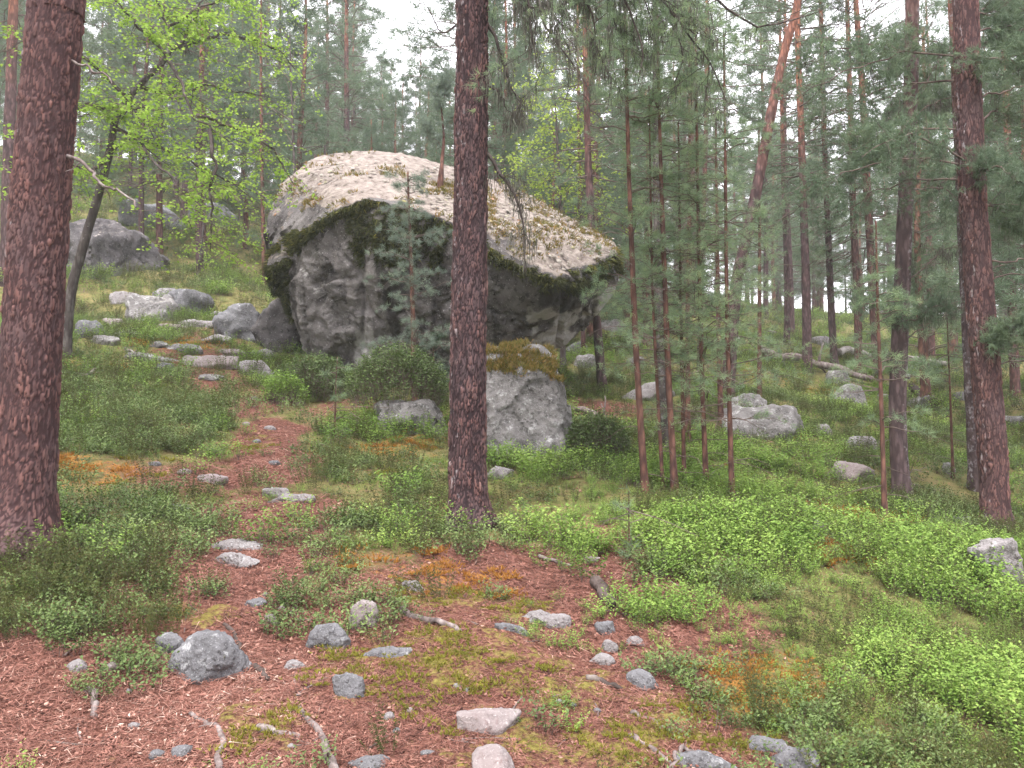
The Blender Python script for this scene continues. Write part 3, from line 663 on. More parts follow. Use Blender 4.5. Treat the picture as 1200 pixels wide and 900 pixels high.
for px, py, wp, hp in [(130, 788, 14, 10), (150, 815, 8, 7), (155, 858, 14, 8), (210, 888, 26, 12), (180, 892, 18, 10), (455, 848, 14, 11), (465, 862, 10, 6), (500, 890, 18, 8), (535, 810, 12, 8), (548, 815, 9, 7), (690, 660, 20, 8),
                       (560, 905, 14, 8), (340, 880, 10, 7), (310, 700, 8, 6), (330, 716, 8, 6), (480, 838, 9, 8), (655, 826, 10, 6), (672, 832, 9, 6), (700, 838, 10, 6), (300, 520, 12, 6), (316, 505, 14, 7), (320, 545, 16, 6), (288, 500, 9, 5), (298, 470, 10, 6), (214, 556, 18, 7), (180, 548, 16, 7)]:
    make_rock('pebble', px, py, wp, hp, ['white_stone', 'grey_stone', 'pink_stone'][int(rng.integers(3))], 'small pale pebble lying in the reddish needle litter', 'pebbles in the litter', seed=int(rng.integers(1, 9999)), sub=2, deep=.8, angular=.6)
for px, py, wp, hp in [(1150, 480, 20, 14), (1190, 500, 30, 14), (1165, 520, 16, 10), (860, 400, 16, 10), (1040, 470, 18, 10), (905, 395, 20, 10), (965, 405, 24, 14), (1130, 470, 20, 12), (1060, 445, 16, 9), (745, 430, 18, 12), (915, 430, 14, 8)]:
    make_rock('rock', px, py, wp, hp, ['white_stone', 'pale_rock'][int(rng.integers(2))], 'pale stone showing through heath far up the pine slope', 'far stones on the pine slope', seed=int(rng.integers(1, 9999)), sub=3, deep=.9)

# ------------------------------------------------------------------ trees
def gen_branch(rng, start, az, L, elev, droop, wood, shoots, r0, nside, inner=.35, sides=4, seg=6):
    """one branch: wood tube into MB wood, needle shoots (centre, direction) into shoots"""
    d = np.array([math.cos(az) * math.cos(elev), math.sin(az) * math.cos(elev), math.sin(elev)])
    t = np.linspace(0, 1, seg)
    path = start + d[None] * (L * t)[:, None]
    path[:, 2] -= droop * L * t ** 2
    side = np.array([-math.sin(az), math.cos(az), 0]); path += side[None] * (L * .12 * rng.normal() * t ** 2 + L * .04 * np.sin(t * 7 + rng.uniform(0, 6)))[:, None]
    path[:, 2] += L * .03 * np.sin(t * 9 + rng.uniform(0, 6))
    wood.add(*tube(path, r0 * (1 - .82 * t), sides, False)[0:1], None, tube(path, r0 * (1 - .82 * t), sides, False)[2], .5, 1)
    tp = path[-1] - path[-2]
    shoots.append((path[-1], tp))
    for k in range(nside):
        f = inner + (1 - inner) * rng.random(); i = min(int(f * (seg - 1)), seg - 2); q = f * (seg - 1) - i
        p = path[i] * (1 - q) + path[i + 1] * q
        sgn = 1 if rng.random() < .5 else -1; a2 = az + sgn * rng.uniform(.5, 1.2)
        l2 = L * (1 - f * .75) * rng.uniform(.22, .5)
        d2 = np.array([math.cos(a2), math.sin(a2), rng.uniform(-.25, .45)])
        e = p + unit(d2) * l2
        if l2 > .12:
            tb = tube(np.stack([p, (p + e) / 2 + [0, 0, .02], e]), [r0 * .35, r0 * .25, r0 * .12], 3, False); wood.add(tb[0], None, tb[2], .5, 1)
            for s_ in np.linspace(.45, 1, max(2, int(l2 / .11))):
                shoots.append((p + (e - p) * s_, d2 + np.array([0, 0, .25])))
        else: shoots.append((e, d2 + np.array([0, 0, .3])))

def pine_crown(seed, H, h0, Lmax, whorl, nbr, nside, nn, nl, nw, spread, elev=(.15, .75), droop=.25, prof='round', r0=.018, deadlow=0, mats=('pine_needle', 'twig_wood')):
    rng = np.random.default_rng(seed); mb = MB(); shoots = []
    z = h0
    while z < H:
        f = (z - h0) / (H - h0)
        if prof == 'round': pr = math.sqrt(max(0, 1 - (2 * f - .75) ** 2 / 1.7))
        else: pr = (1 - f) ** .8 * .95 + .08
        for k in range(nbr):
            if rng.random() < .12: continue
            L = Lmax * pr * rng.uniform(.55, 1.15); az = rng.uniform(0, 2 * math.pi)
            el = elev[0] + (elev[1] - elev[0]) * f + rng.normal(0, .12)
            gen_branch(rng, np.array([0, 0, z + rng.uniform(-.12, .12)]), az, max(L, .15), el, droop * (1 - f * .6), mb, shoots, r0 * (.5 + .5 * pr), nside)
        z += whorl * rng.uniform(.7, 1.3)
    for k in range(deadlow):
        zz = h0 * rng.uniform(.3, 1.0); az = rng.uniform(0, 6.28); L = Lmax * rng.uniform(.2, .55)
        d = np.array([math.cos(az), math.sin(az), rng.uniform(-.35, .25)]); t = np.linspace(0, 1, 5)[:, None]
        pth = np.array([0, 0, zz]) + d * L * t + np.array([0, 0, -.12]) * L * t ** 2 + rng.normal(0, .02, (5, 3)) * t
        tb = tube(pth, r0 * .5 * (1 - .8 * t[:, 0]), 3, False); mb.add(tb[0], None, tb[2], .5, 1)
    shoots.append((np.array([0, 0, H]), np.array([0, 0, 1.0])))
    C = np.array([s[0] for s in shoots]); Dr = np.array([s[1] for s in shoots])
    tint = np.clip(rng.normal(.5, .2, len(C)), 0, 1)
    V, T, tt = blades(C, Dr, nn, nl, nw, spread, rng, tint, nl * .25)
    mb.add(V, T, None, tt, 0)
    o = mb.build('crown', [M[mats[0]], M[mats[1]]], None, False, link=False)
    return o.data, len(T)

CR = {}
CR['tall0'] = pine_crown(1, 13, 4.6, 2.1, .40, 6, 6, 13, .17, .017, .9, deadlow=14)[0]
CR['tall1'] = pine_crown(2, 14.5, 5.8, 2.0, .42, 6, 6, 13, .17, .017, .9, deadlow=18)[0]
CR['tall2'] = pine_crown(3, 12, 3.4, 2.1, .40, 6, 6, 13, .17, .017, .9, deadlow=14)[0]
CR['young0'] = pine_crown(4, 8.0, 1.2, 1.7, .34, 6, 6, 13, .15, .015, .9, prof='cone', deadlow=8, r0=.014)[0]
CR['young1'] = pine_crown(5, 9.5, 1.8, 1.9, .36, 6, 6, 13, .15, .015, .9, prof='cone', deadlow=8, r0=.014)[0]
CR['young2'] = pine_crown(6, 6.0, .7, 1.4, .30, 6, 6, 13, .14, .014, .9, prof='cone', r0=.012)[0]
CR['near_top'] = pine_crown(7, 5.5, .2, 2.1, .5, 4, 6, 14, .14, .012, .85)[0]
CR['mid_top0'] = pine_crown(8, 7.5, .0, 1.9, .40, 5, 6, 14, .13, .012, .85, elev=(-.1, .7), deadlow=0)[0]
CR['mid_top1'] = pine_crown(9, 8.5, .0, 1.8, .46, 5, 6, 14, .13, .012, .85, elev=(-.15, .7), deadlow=0)[0]
CH = {'tall0': 13, 'tall1': 14.5, 'tall2': 12, 'young0': 8.0, 'young1': 9.5, 'young2': 6.0}

def straight_trunk(Ht, r, seed, mat):
    rng = np.random.default_rng(seed); n = 26; z = np.linspace(-.25, Ht * .985, n); t = np.clip(z / Ht, 0, 1)
    path = np.stack([.10 * np.sin(t * 5 + seed) * t * (1 - t) * 3, .08 * np.cos(t * 4 + seed) * t * (1 - t) * 3, z], 1)
    rad = r * (1 - .8 * t ** 1.15) * (1 + .45 * np.exp(-np.maximum(z, 0) / .12))
    V, T, Q = tube(path, rad, 12); hg = np.concatenate([np.repeat(t, 12), [1, 0]])
    return mk('trunk', V, T, Q, M[mat], None, {'hgt': hg, 'lich': np.zeros(len(V))}, link=False).data
TRK = {}
for k, (nm, hh_) in enumerate(CH.items()):
    TRK[nm] = straight_trunk(hh_, 0.125 if 'tall' in nm else .07 + .02 * (k % 2), k, ['bark_pine', 'bark_orange_pine', 'bark_pine', 'bark_young', 'bark_pine', 'bark_young'][k])

def forest_pine(x, y, var, s, rz, label, group):
    o = empty('pine_tree', (x, y, h1(x, y)), label, 'tree', group); o.scale = (s, s, s); o.rotation_euler = (0, 0, rz)
    for nm, me in (('trunk', TRK[var]), ('crown', CR[var])):
        c = bpy.data.objects.new(nm, me); COL.objects.link(c); c.parent = o
    return o

def tree_path(pts, d=None, zextra=0):
    """pts: photo points of the stem from the foot up; the stem stands in one upright plane"""
    g = G(*pts[0]); d = d or g[1]
    W = [P3(px, py, d) for px, py in pts]
    if len(pts[0]) and d == g[1]: W[0] = g
    W = np.array(W)
    if zextra:
        t = unit(W[-1] - W[-2]); t = unit(t * np.array([.5, .5, 1])); W = np.vstack([W, W[-1] + t * zextra])
    lo = W[0] + unit(W[0] - W[1]) * .3
    return np.vstack([lo, W]), d

def plain_trunk(root, path, r0, r1, mat, sides=14, n=40, lich_side=None):
    p = spline(path, n); s = np.concatenate([[0], np.cumsum(np.linalg.norm(np.diff(p, axis=0), axis=1))]); t = s / s[-1]
    rad = (r0 + (r1 - r0) * t) * (1 + .4 * np.exp(-np.maximum(s - .3, 0) / .10))
    V, T, Q = tube(p, rad, sides); hg = np.concatenate([np.repeat(np.clip(s / 9, 0, 1), sides), [1, 0]])
    N = V - np.vstack([np.repeat(p, sides, 0), p[-1:], p[:1]])
    li = np.zeros(len(V)) if lich_side is None else sstep(.2, .9, unit(N) @ unit(np.array(lich_side)))
    V = V + unit(N) * (fbm(V * np.array([1, 1, .35]), 14, 3, 5) * r0 * .07)[:, None]
    loc = np.array(root.location)
    return mk('trunk', V - loc, T, Q, M[mat], root, {'hgt': hg, 'lich': li}), p, s

def bark_trunk(root, path, r0, r1, mat, vis, seed, lich_dir, cell=(46, 46, 13)):
    """stem with bark plates built into its surface up to height vis, plain above"""
    p0 = spline(path, 60); s0 = np.concatenate([[0], np.cumsum(np.linalg.norm(np.diff(p0, axis=0), axis=1))])
    s = np.concatenate([np.arange(0, vis, .0105), np.linspace(vis, s0[-1], 25)])
    p = np.stack([np.interp(s, s0, p0[:, k]) for k in range(3)], 1); t = s / s[-1]
    a_ = np.interp(s, [0, .3, vis, s0[-1]], [r0 * 1.0, r0, r1, r1 * .35]); rad = a_ * (1 + .42 * np.exp(-np.maximum(s - .3, 0) / .09))
    sides = 144; V, T, Q = tube(p, rad, sides)
    ctr = np.vstack([np.repeat(p, sides, 0), p[-1:], p[:1]]); N = unit(V - ctr)
    th = np.concatenate([np.tile(np.linspace(0, 2 * np.pi, sides, endpoint=False), len(p)), [0, 0]]); zz_ = np.concatenate([np.repeat(s, sides), [9, 0]])
    V = V + N * (r0 * (.55 * np.maximum(0, np.cos(2.5 * th + seed + .6 * np.sin(th))) ** 2 + .12) * np.exp(-np.maximum(zz_ - .3, 0) / .13))[:, None]
    Pq = V - p[0]
    wob = np.stack([fbm(Pq, 9, 2, seed + 1), fbm(Pq, 9, 2, seed + 2), fbm(Pq, 5, 2, seed + 3)], 1) * .012
    f1, f2, cid = worley((Pq + wob) * np.array(cell), seed)
    f1b, f2b, cidb = worley((Pq + wob) * np.array(cell) * .42 + 5.5, seed + 20)
    edge = np.minimum(f2 - f1, (f2b - f1b) * 1.3)
    fis = sstep(.02, .22, edge)
    big = fbm(Pq * np.array([1, 1, .4]), 5, 3, seed + 7)
    V = V + N * ((fis - 1) * .007 + (cid - .5) * .005 * fis + (cidb - .5) * .010 * fis + big * .006)[:, None]
    lich = sstep(.35, .95, N @ unit(np.array(lich_dir))) * .42 + .16 * (cid > .90)
    cellv = np.clip(.62 * cid + .38 * cidb + big * .12, 0, 1)
    loc = np.array(root.location)
    return mk('trunk', V - loc, T, Q, M[mat], root, {'cell': cellv, 'fis': fis, 'lich': lich}), p, s

def crown_on(root, key, at, s, rz=0.0):
    c = bpy.data.objects.new('crown', CR[key]); COL.objects.link(c); c.parent = root
    c.location = [float(q) for q in (np.array(at) - np.array(root.location))]; c.scale = (s, s, s); c.rotation_euler = (0, 0, rz); return c

def limb(root, name, pts, r0, r1, mat, rng=None, needles=None, beard=0, twigs=0, wig=.0, n=None, sides=7):
    """one limb along world points with its twigs; needle sprays and hanging lichen are its sub-parts"""
    n = n or max(8, len(pts) * 5); p = spline(pts, n); t = np.linspace(0, 1, n); loc = np.array(root.location)
    if wig and rng is not None: p = p + np.stack([fbm2(t * 9, t * 0 + k, 1.0, 2, int(rng.integers(1, 999))) for k in range(3)], 1) * wig * (t * (1.2 - t))[:, None]
    mb = MB(); V, T, Q = tube(p, r0 + (r1 - r0) * t, sides); mb.add(V - loc, T, Q)
    L = np.linalg.norm(p[-1] - p[0]); tips = [(p[-1], p[-1] - p[-2])]
    for k in range(twigs):
        i = int(rng.uniform(.2, .98) * (n - 1)); dv = unit(np.gradient(p, axis=0)[i]) * .6 + unit(rng.normal(size=3)) * .9 + np.array([0, 0, -.1])
        l = L * rng.uniform(.10, .28); e = p[i] + unit(dv) * l; m_ = (p[i] + e) / 2 + rng.normal(0, .03, 3) * l
        q = spline(np.stack([p[i], m_, e]), 5); rr = max(.0022, (r0 + (r1 - r0) * t[i]) * .45)
        V, T, Q = tube(q, np.linspace(rr, .0015, 5), 4); mb.add(V - loc, T, Q)
        for f in np.linspace(.4, 1, 4): tips.append((p[i] + (e - p[i]) * f, dv))
        for z in range(2):
            i2 = int(rng.uniform(.3, .95) * 4); e2 = q[i2] + unit(unit(dv) + rng.normal(0, .7, 3)) * l * .45
            V, T, Q = tube(np.stack([q[i2], e2]), [.002, .0013], 3); mb.add(V - loc, T, Q); tips.append((e2, e2 - q[i2]))
    o = mb.build(name, M[mat], root)
    if needles:
        nn, nl, nw, dens, mm = needles
        C = np.array([x[0] for x in tips]); Dd = np.array([x[1] for x in tips]) + np.array([0, 0, .1])
        C = np.repeat(C, dens, 0); Dd = np.repeat(unit(Dd), dens, 0); C = C + rng.normal(0, nl * .9, C.shape)
        V, T, tt = blades(C, Dd + rng.normal(0, .35, Dd.shape), nn, nl, nw, .7, rng, np.clip(rng.normal(.5, .2, len(C)), 0, 1), nl * .1)
        m2 = MB(); m2.add(V - loc, T, None, tt); tag(m2.build('needle_spray', M[mm], o, False), kind='stuff')
    if beard:
        C = np.array([x[0] for x in tips]); C = np.vstack([C, p[int(n * .3):]]); beard = int(beard * .8); C = C[rng.integers(0, len(C), beard)]
        V, T, tt = blades(C, np.tile([0, 0, -1.0], (beard, 1)), 7, .10, .006, .2, rng, np.clip(rng.normal(.45, .25, beard), 0, 1), .022, .6)
        m3 = MB(); m3.add(V - loc, T, None, tt); tag(m3.build('beard_lichen', M['beard_lichen'], o, False), kind='stuff')
    return o

# ---- the big red pine
NN = (13, .055, .0035, 5, 'young_needle')
pth, d1 = tree_path([(25, 638), (29, 560), (44, 290), (55, 140), (66, 0), (72, -90)], zextra=5.5)
t1 = empty('pine_tree', pth[1], 'thick red-barked pine rising from dark heather beside the path', 'tree')
_, pp, ss = bark_trunk(t1, pth, .150, .130, 'bark_red_pine', 4.2, 11, (-.9, -.35, 0), (84, 84, 15))
crown_on(t1, 'near_top', pp[-1] - np.array([0, 0, 4.6]), 1.0)
rng = np.random.default_rng(50)
limb(t1, 'branch', [P3(72, 180, d1), P3(100, 196, d1 - .05), P3(130, 215, d1 - .1), P3(163, 242, d1 - .2)], .011, .004, 'grey_wood', rng, twigs=3, wig=.06)
limb(t1, 'branch', [P3(78, 72, d1), P3(95, 75, d1 - .1), P3(120, 88, d1 - .2), P3(130, 98, d1 - .25)], .008, .003, 'grey_wood', rng, twigs=2, wig=.05)
# ---- the dark pine in the middle
pth, d2 = tree_path([(550, 614), (548, 540), (549, 400), (552, 200), (553.5, 0), (554, -110)], zextra=6)
t2 = empty('pine_tree', pth[1], 'straight dark-barked pine standing in front of the huge boulder', 'tree')
_, pp, ss = bark_trunk(t2, pth, .128, .108, 'bark_dark_pine', 4.8, 12, (-.8, -.5, 0), (84, 84, 17))
crown_on(t2, 'near_top', pp[-1] - np.array([0, 0, 4.6]), .95, 1.3)
def fp(pts, d): return [P3(a, b, d + (c[0] if c else 0)) for a, b, *c in pts]
limb(t2, 'dead_branch', fp([(566, 172), (578, 190), (590, 208), (606, 235), (613, 262), (616, 320)], d2), 0.0149, .003, 'dark_branch', rng, twigs=9, beard=60, wig=.04)
limb(t2, 'dead_branch', fp([(568, 25), (582, 45), (588, 75), (598, 100), (610, 118), (606, 140)], d2), 0.0135, .003, 'dark_branch', rng, twigs=8, beard=90, wig=.04)
limb(t2, 'dead_branch', fp([(568, 98), (582, 108), (592, 122), (602, 138)], d2), 0.0081, .002, 'dark_branch', rng, twigs=4, beard=20, wig=.03)
limb(t2, 'dead_branch', fp([(534, 30), (518, 38), (500, 8), (490, 4)], d2), 0.0081, .002, 'dark_branch', rng, twigs=4, wig=.03)
limb(t2, 'limb', fp([(560, -110), (600, -70), (630, -10), (655, 25), (680, 42)], d2), 0.0216, .004, 'dark_branch', rng, twigs=12, beard=160, wig=.05)
limb(t2, 'limb', fp([(560, -130), (620, -60, -.2), (632, 20, -.3), (648, 45, -.3), (672, 78, -.3)], d2), 0.0189, .004, 'dark_branch', rng, twigs=10, beard=170, wig=.05)
limb(t2, 'limb', fp([(560, -150), (660, -80, .1), (760, -10, .2), (790, 20, .25), (815, 40, .3)], d2), 0.0270, .005, 'dark_branch', rng, (13, .055, .0035, 5, 'young_needle'), beard=150, twigs=20, wig=.05)
limb(t2, 'limb', fp([(560, -170), (640, -110, .4), (700, -20, .5), (722, 30, .6), (733, 48, .6), (770, 45, .6)], d2), 0.0189, .004, 'dark_branch', rng, (13, .055, .0035, 5, 'young_needle'), beard=120, twigs=18, wig=.05)
limb(t2, 'limb', fp([(560, -190), (720, -120, .3), (860, 20, .6), (905, 30, .7), (960, 14, .8)], d2), 0.0216, .004, 'dark_branch', rng, (13, .055, .0035, 4, 'young_needle'), beard=60, twigs=18, wig=.05)
limb(t2, 'limb', fp([(560, -190), (690, -90, .8), (770, 0, 1.0), (800, 60, 1.1), (790, 100, 1.1)], d2), 0.0189, .004, 'dark_branch', rng, (13, .055, .0035, 5, 'young_needle'), beard=200, twigs=22, wig=.05)

for a in [[(560, -160), (600, -90, -.3), (615, -20, -.5), (622, 30, -.5), (628, 70, -.5)], [(560, -180), (690, -70, .0), (735, 10, .1), (752, 60, .1), (748, 95, .1)], [(560, -180), (740, -60, .3), (800, 30, .4), (830, 75, .5), (850, 120, .5)], [(560, -150), (640, -50, .2), (690, 10, .3), (700, 50, .3), (712, 90, .3)]]:
    limb(t2, 'limb', fp(a, d2), .018, .004, 'dark_branch', rng, (12, .055, .0035, 3, 'young_needle'), beard=190, twigs=16, wig=.05)

# ---- pines of the right-hand slope
pth, d3 = tree_path([(1168, 624), (1161, 500), (1148, 340), (1138, 200), (1131, 0), (1127, -90)], zextra=5.5)
t3 = empty('pine_tree', pth[1], 'red pine with whitish rock at its foot', 'tree')
_, pp3, ss = bark_trunk(t3, pth, .118, .105, 'bark_red_pine', 6.0, 13, (-.9, -.2, 0), (66, 66, 12))
crown_on(t3, 'near_top', pp3[-1] - np.array([0, 0, 4.8]), 1.0, 2.0)
ND = (13, .06, .0045, 5, 'pine_needle')
for a in [[(1144, 300), (1165, 306), (1200, 305), (1240, 315)], [(1150, 340), (1175, 322), (1215, 322)], [(1140, 116), (1160, 110), (1183, 105), (1215, 98)]]:
    limb(t3, 'dead_branch', fp(a, d3), .010, .004, 'twig_wood', rng, twigs=6, wig=.05)
for a in [[(1135, 60), (1165, 70, -.3), (1200, 60, -.5), (1240, 70, -.6)], [(1138, 150), (1170, 130, .4), (1210, 140, .5), (1260, 150, .6)], [(1142, 205), (1165, 195, -.4), (1200, 215, -.6), (1240, 230, -.7)],
          [(1145, 240), (1170, 245, .3), (1200, 262, .4), (1240, 268, .4)], [(1135, 20), (1170, 10, .5), (1220, 20, .8)], [(1150, 385), (1178, 395, -.2), (1205, 380, -.3), (1230, 390, -.3)]]:
    limb(t3, 'limb', fp(a, d3), .012, .004, 'twig_wood', rng, ND, twigs=20, beard=40, wig=.06)
pth, d4 = tree_path([(1147, 574), (1140, 440), (1133, 300), (1124, 100), (1119, 0), (1115, -80)], zextra=5)
t4 = empty('pine_tree', pth[1], 'grey lichened pine close behind the red pine', 'tree')
_, pp4, ss = plain_trunk(t4, pth, .095, .05, 'bark_lichen_pine', 18, 60, (-1, -.2, 0))
crown_on(t4, 'near_top', pp4[-1] - np.array([0, 0, 4.6]), .95, 3.0)
for a in [[(1128, 160), (1105, 165), (1085, 185), (1060, 200)], [(1132, 205), (1112, 210), (1090, 225), (1070, 245)]]:
    limb(t4, 'dead_branch', fp(a, d4), .011, .004, 'twig_wood', rng, twigs=8, beard=50, wig=.06)
for a in [[(1122, 60), (1100, 70, -.3), (1080, 110, -.4), (1060, 130, -.5)], [(1126, 130), (1100, 115, .4), (1075, 130, .6)]]:
    limb(t4, 'limb', fp(a, d4), .012, .004, 'twig_wood', rng, (13, .06, .0045, 4, 'pine_needle'), twigs=14, beard=30, wig=.06)
pth, d5 = tree_path([(1057, 586), (1052, 480), (1057, 340), (1067, 100), (1069, 0), (1070, -80)], zextra=5)
t5 = empty('pine_tree', pth[1], 'dark pine with a pale lichen streak down its stem', 'tree')
_, pp5, ss = plain_trunk(t5, pth, .085, .05, 'bark_lichen_pine', 18, 60, (.9, -.45, 0))
crown_on(t5, 'near_top', pp5[-1] - np.array([0, 0, 4.6]), .9, 4.0)
for a in [[(1068, 140), (1082, 128), (1100, 118), (1118, 112)], [(1060, 330), (1078, 318), (1100, 300), (1125, 285)], [(1058, 400), (1080, 385), (1100, 375), (1130, 358)], [(1056, 410), (1040, 420), (1028, 435)], [(1064, 110), (1050, 118), (1040, 135)]]:
    limb(t5, 'dead_branch', fp(a, d5), .008, .003, 'twig_wood', rng, twigs=8, beard=40, wig=.06)
for a in [[(1056, 380), (1075, 372, -.3), (1098, 360, -.4), (1125, 352, -.4)], [(1056, 370), (1038, 352, -.2), (1018, 345, -.3), (1005, 352, -.3)], [(1055, 300), (1080, 330, .3), (1100, 350, .4)], [(1066, 60), (1045, 45, .2), (1015, 50, .3), (990, 70, .4)], [(1066, 30), (1040, 80, -.3), (1010, 95, -.3)]]:
    limb(t5, 'limb', fp(a, d5), .010, .003, 'twig_wood', rng, (12, .055, .004, 4, 'pine_needle'), twigs=13, beard=40, wig=.06)
for a in [[(1053, 545), (1065, 552), (1085, 548)], [(1055, 520), (1040, 515), (1025, 520)], [(1055, 565), (1070, 568), (1085, 572)]]:
    limb(t5, 'dead_branch', fp(a, d5), .004, .002, 'grey_wood', rng, twigs=3, wig=.04)

rgl = np.random.default_rng(404)
for root_, pth_, d_, n_, h_lo in ((t3, pp3, d3, 9, 3.2), (t4, pp4, d4, 6, 3.0), (t5, pp5, d5, 5, 3.0)):
    for k in range(n_):
        zt = pth_[0][2] + h_lo + (5.2 - h_lo) * rgl.random(); st = pth_[int(np.argmin(np.abs(pth_[:, 2] - zt)))]; a = rgl.uniform(-.5, 3.6) if k % 4 else rgl.uniform(0, 6.28); l = rgl.uniform(.7, 1.7)
        dv = np.array([math.cos(a), math.sin(a), 0]); limb(root_, 'limb', [st, st + dv * l * .4 + [0, 0, .08 * l], st + dv * l * .75 + [0, 0, .02], st + dv * l + [0, 0, -.12 * l]], .011, .003, 'twig_wood', rgl, (12, .06, .005, 4, 'pine_needle'), twigs=13, beard=12, wig=.08, sides=5)

def mid_pine(pts, wpx, mat, label, key, ch, cs, zextra, group=None, lich=None, n_dead=6, seed=0):
    pth, d = tree_path(pts, zextra=zextra); r = wpx * d / FPX / 2 * .8
    o = empty('pine_tree', pth[1], label, 'tree', group)
    _, p, s = plain_trunk(o, pth, r, r * .4, mat, 12, 40, lich)
    i = int(np.searchsorted(s, ch)); crown_on(o, key, p[min(i, len(p) - 1)], cs, seed * 1.3)
    rg = np.random.default_rng(seed)
    for k in range(n_dead):
        j = int(np.searchsorted(s, rg.uniform(.35, 1.0) * ch + .3)); a = rg.uniform(0, 6.28); l = rg.uniform(.4, 1.1)
        st = p[min(j, len(p) - 1)]; dv = np.array([math.cos(a), math.sin(a), rg.uniform(-.3, .3)])
        limb(o, 'dead_branch', [st, st + dv * l * .5 + [0, 0, .04], st + dv * l + [0, 0, -.08]], .010, .003, 'twig_wood', rg, twigs=4, wig=.08, sides=5, n=8)
    return o
mid_pine([(1028, 445), (1024, 358), (1016, 220), (1010, 100), (1003, 0)], 14, 'bark_orange_pine', 'orange-stemmed pine beyond the lichen-streaked pine', 'mid_top0', 2.6, 1.0, 3.5, seed=3)
mid_pine([(1006, 442), (1005, 358), (1000, 250), (996, 120)], 12, 'bark_orange_pine', 'narrow pine with an orange edge next to the orange-stemmed one', 'mid_top1', 2.8, .9, 4.5, seed=4)
mid_pine([(946, 434), (945, 358), (940, 183), (936, 80)], 14, 'bark_pine', 'straight purple-brown pine beside the end of the fallen log', 'mid_top0', 3.6, .9, 4.5, seed=5)
mid_pine([(978, 430), (974, 358), (967, 187), (964, 90)], 11, 'bark_pine', 'straight thin pine just beyond the fallen log', 'mid_top1', 4.4, .85, 4.5, seed=6)
mid_pine([(852, 470), (862, 340), (876, 275), (891, 200), (908, 110), (922, 50), (937, -10)], 21, 'bark_pine', 'strongly leaning pine with dark lower and orange upper stem', 'mid_top1', 7.4, .8, 2.5, seed=7, n_dead=3)
mid_pine([(706, 456), (699, 370), (693, 260), (688, 140)], 14, 'bark_pine', 'pine standing right behind the tip of the overhang', 'mid_top0', 3.4, .75, 4, seed=8)
mid_pine([(8, 332), (10, 200), (14, 60)], 20, 'bark_pine', 'dark pine behind the thick red-barked pine', 'mid_top1', 4.5, .8, 5, seed=9)
mid_pine([(187, 300), (187, 180), (190, 60)], 10, 'bark_orange_pine', 'orange-stemmed pine above the large dark boulder', 'mid_top0', 3.4, .8, 4, seed=10)
mid_pine([(235, 322), (233, 220), (236, 100)], 12, 'bark_pine', 'dark slim pine behind the pointed grey rock', 'mid_top1', 3.0, .8, 4, seed=11)
mid_pine([(310, 338), (308, 250), (306, 120)], 7, 'bark_young', 'very thin reddish pine against the flank of the huge boulder', 'mid_top1', 3.0, .55, 3, seed=12)
mid_pine([(404, 215), (403, 120), (402, 20)], 7, 'bark_orange_pine', 'pine behind the crest of the huge boulder', 'mid_top0', 2.4, .8, 4, seed=13)
mid_pine([(1190, 470), (1186, 350), (1182, 200), (1178, 80)], 14, 'bark_orange_pine', 'orange pine deep behind the red pine', 'mid_top0', 2.4, .9, 4, seed=14)
mid_pine([(1092, 425), (1090, 350), (1086, 200)], 11, 'bark_orange_pine', 'slim orange pine between the grey lichened pine and the streaked one', 'mid_top1', 2.4, .9, 4, seed=15)
mid_pine([(922, 405), (922, 330), (918, 200)], 9, 'bark_pine', 'thin pine behind the straight purple-brown one', 'mid_top1', 4.0, .9, 5, seed=16)
mid_pine([(820, 440), (822, 330), (826, 200), (828, 100)], 9, 'bark_orange_pine', 'thin orange pine behind the cluster of slender pines', 'mid_top0', 4.0, .8, 4, seed=17)
mid_pine([(684, 420), (680, 250), (678, 120)], 7, 'bark_orange_pine', 'slim orange pine behind the pale green birch', 'mid_top0', 2.6, .8, 4, seed=18)

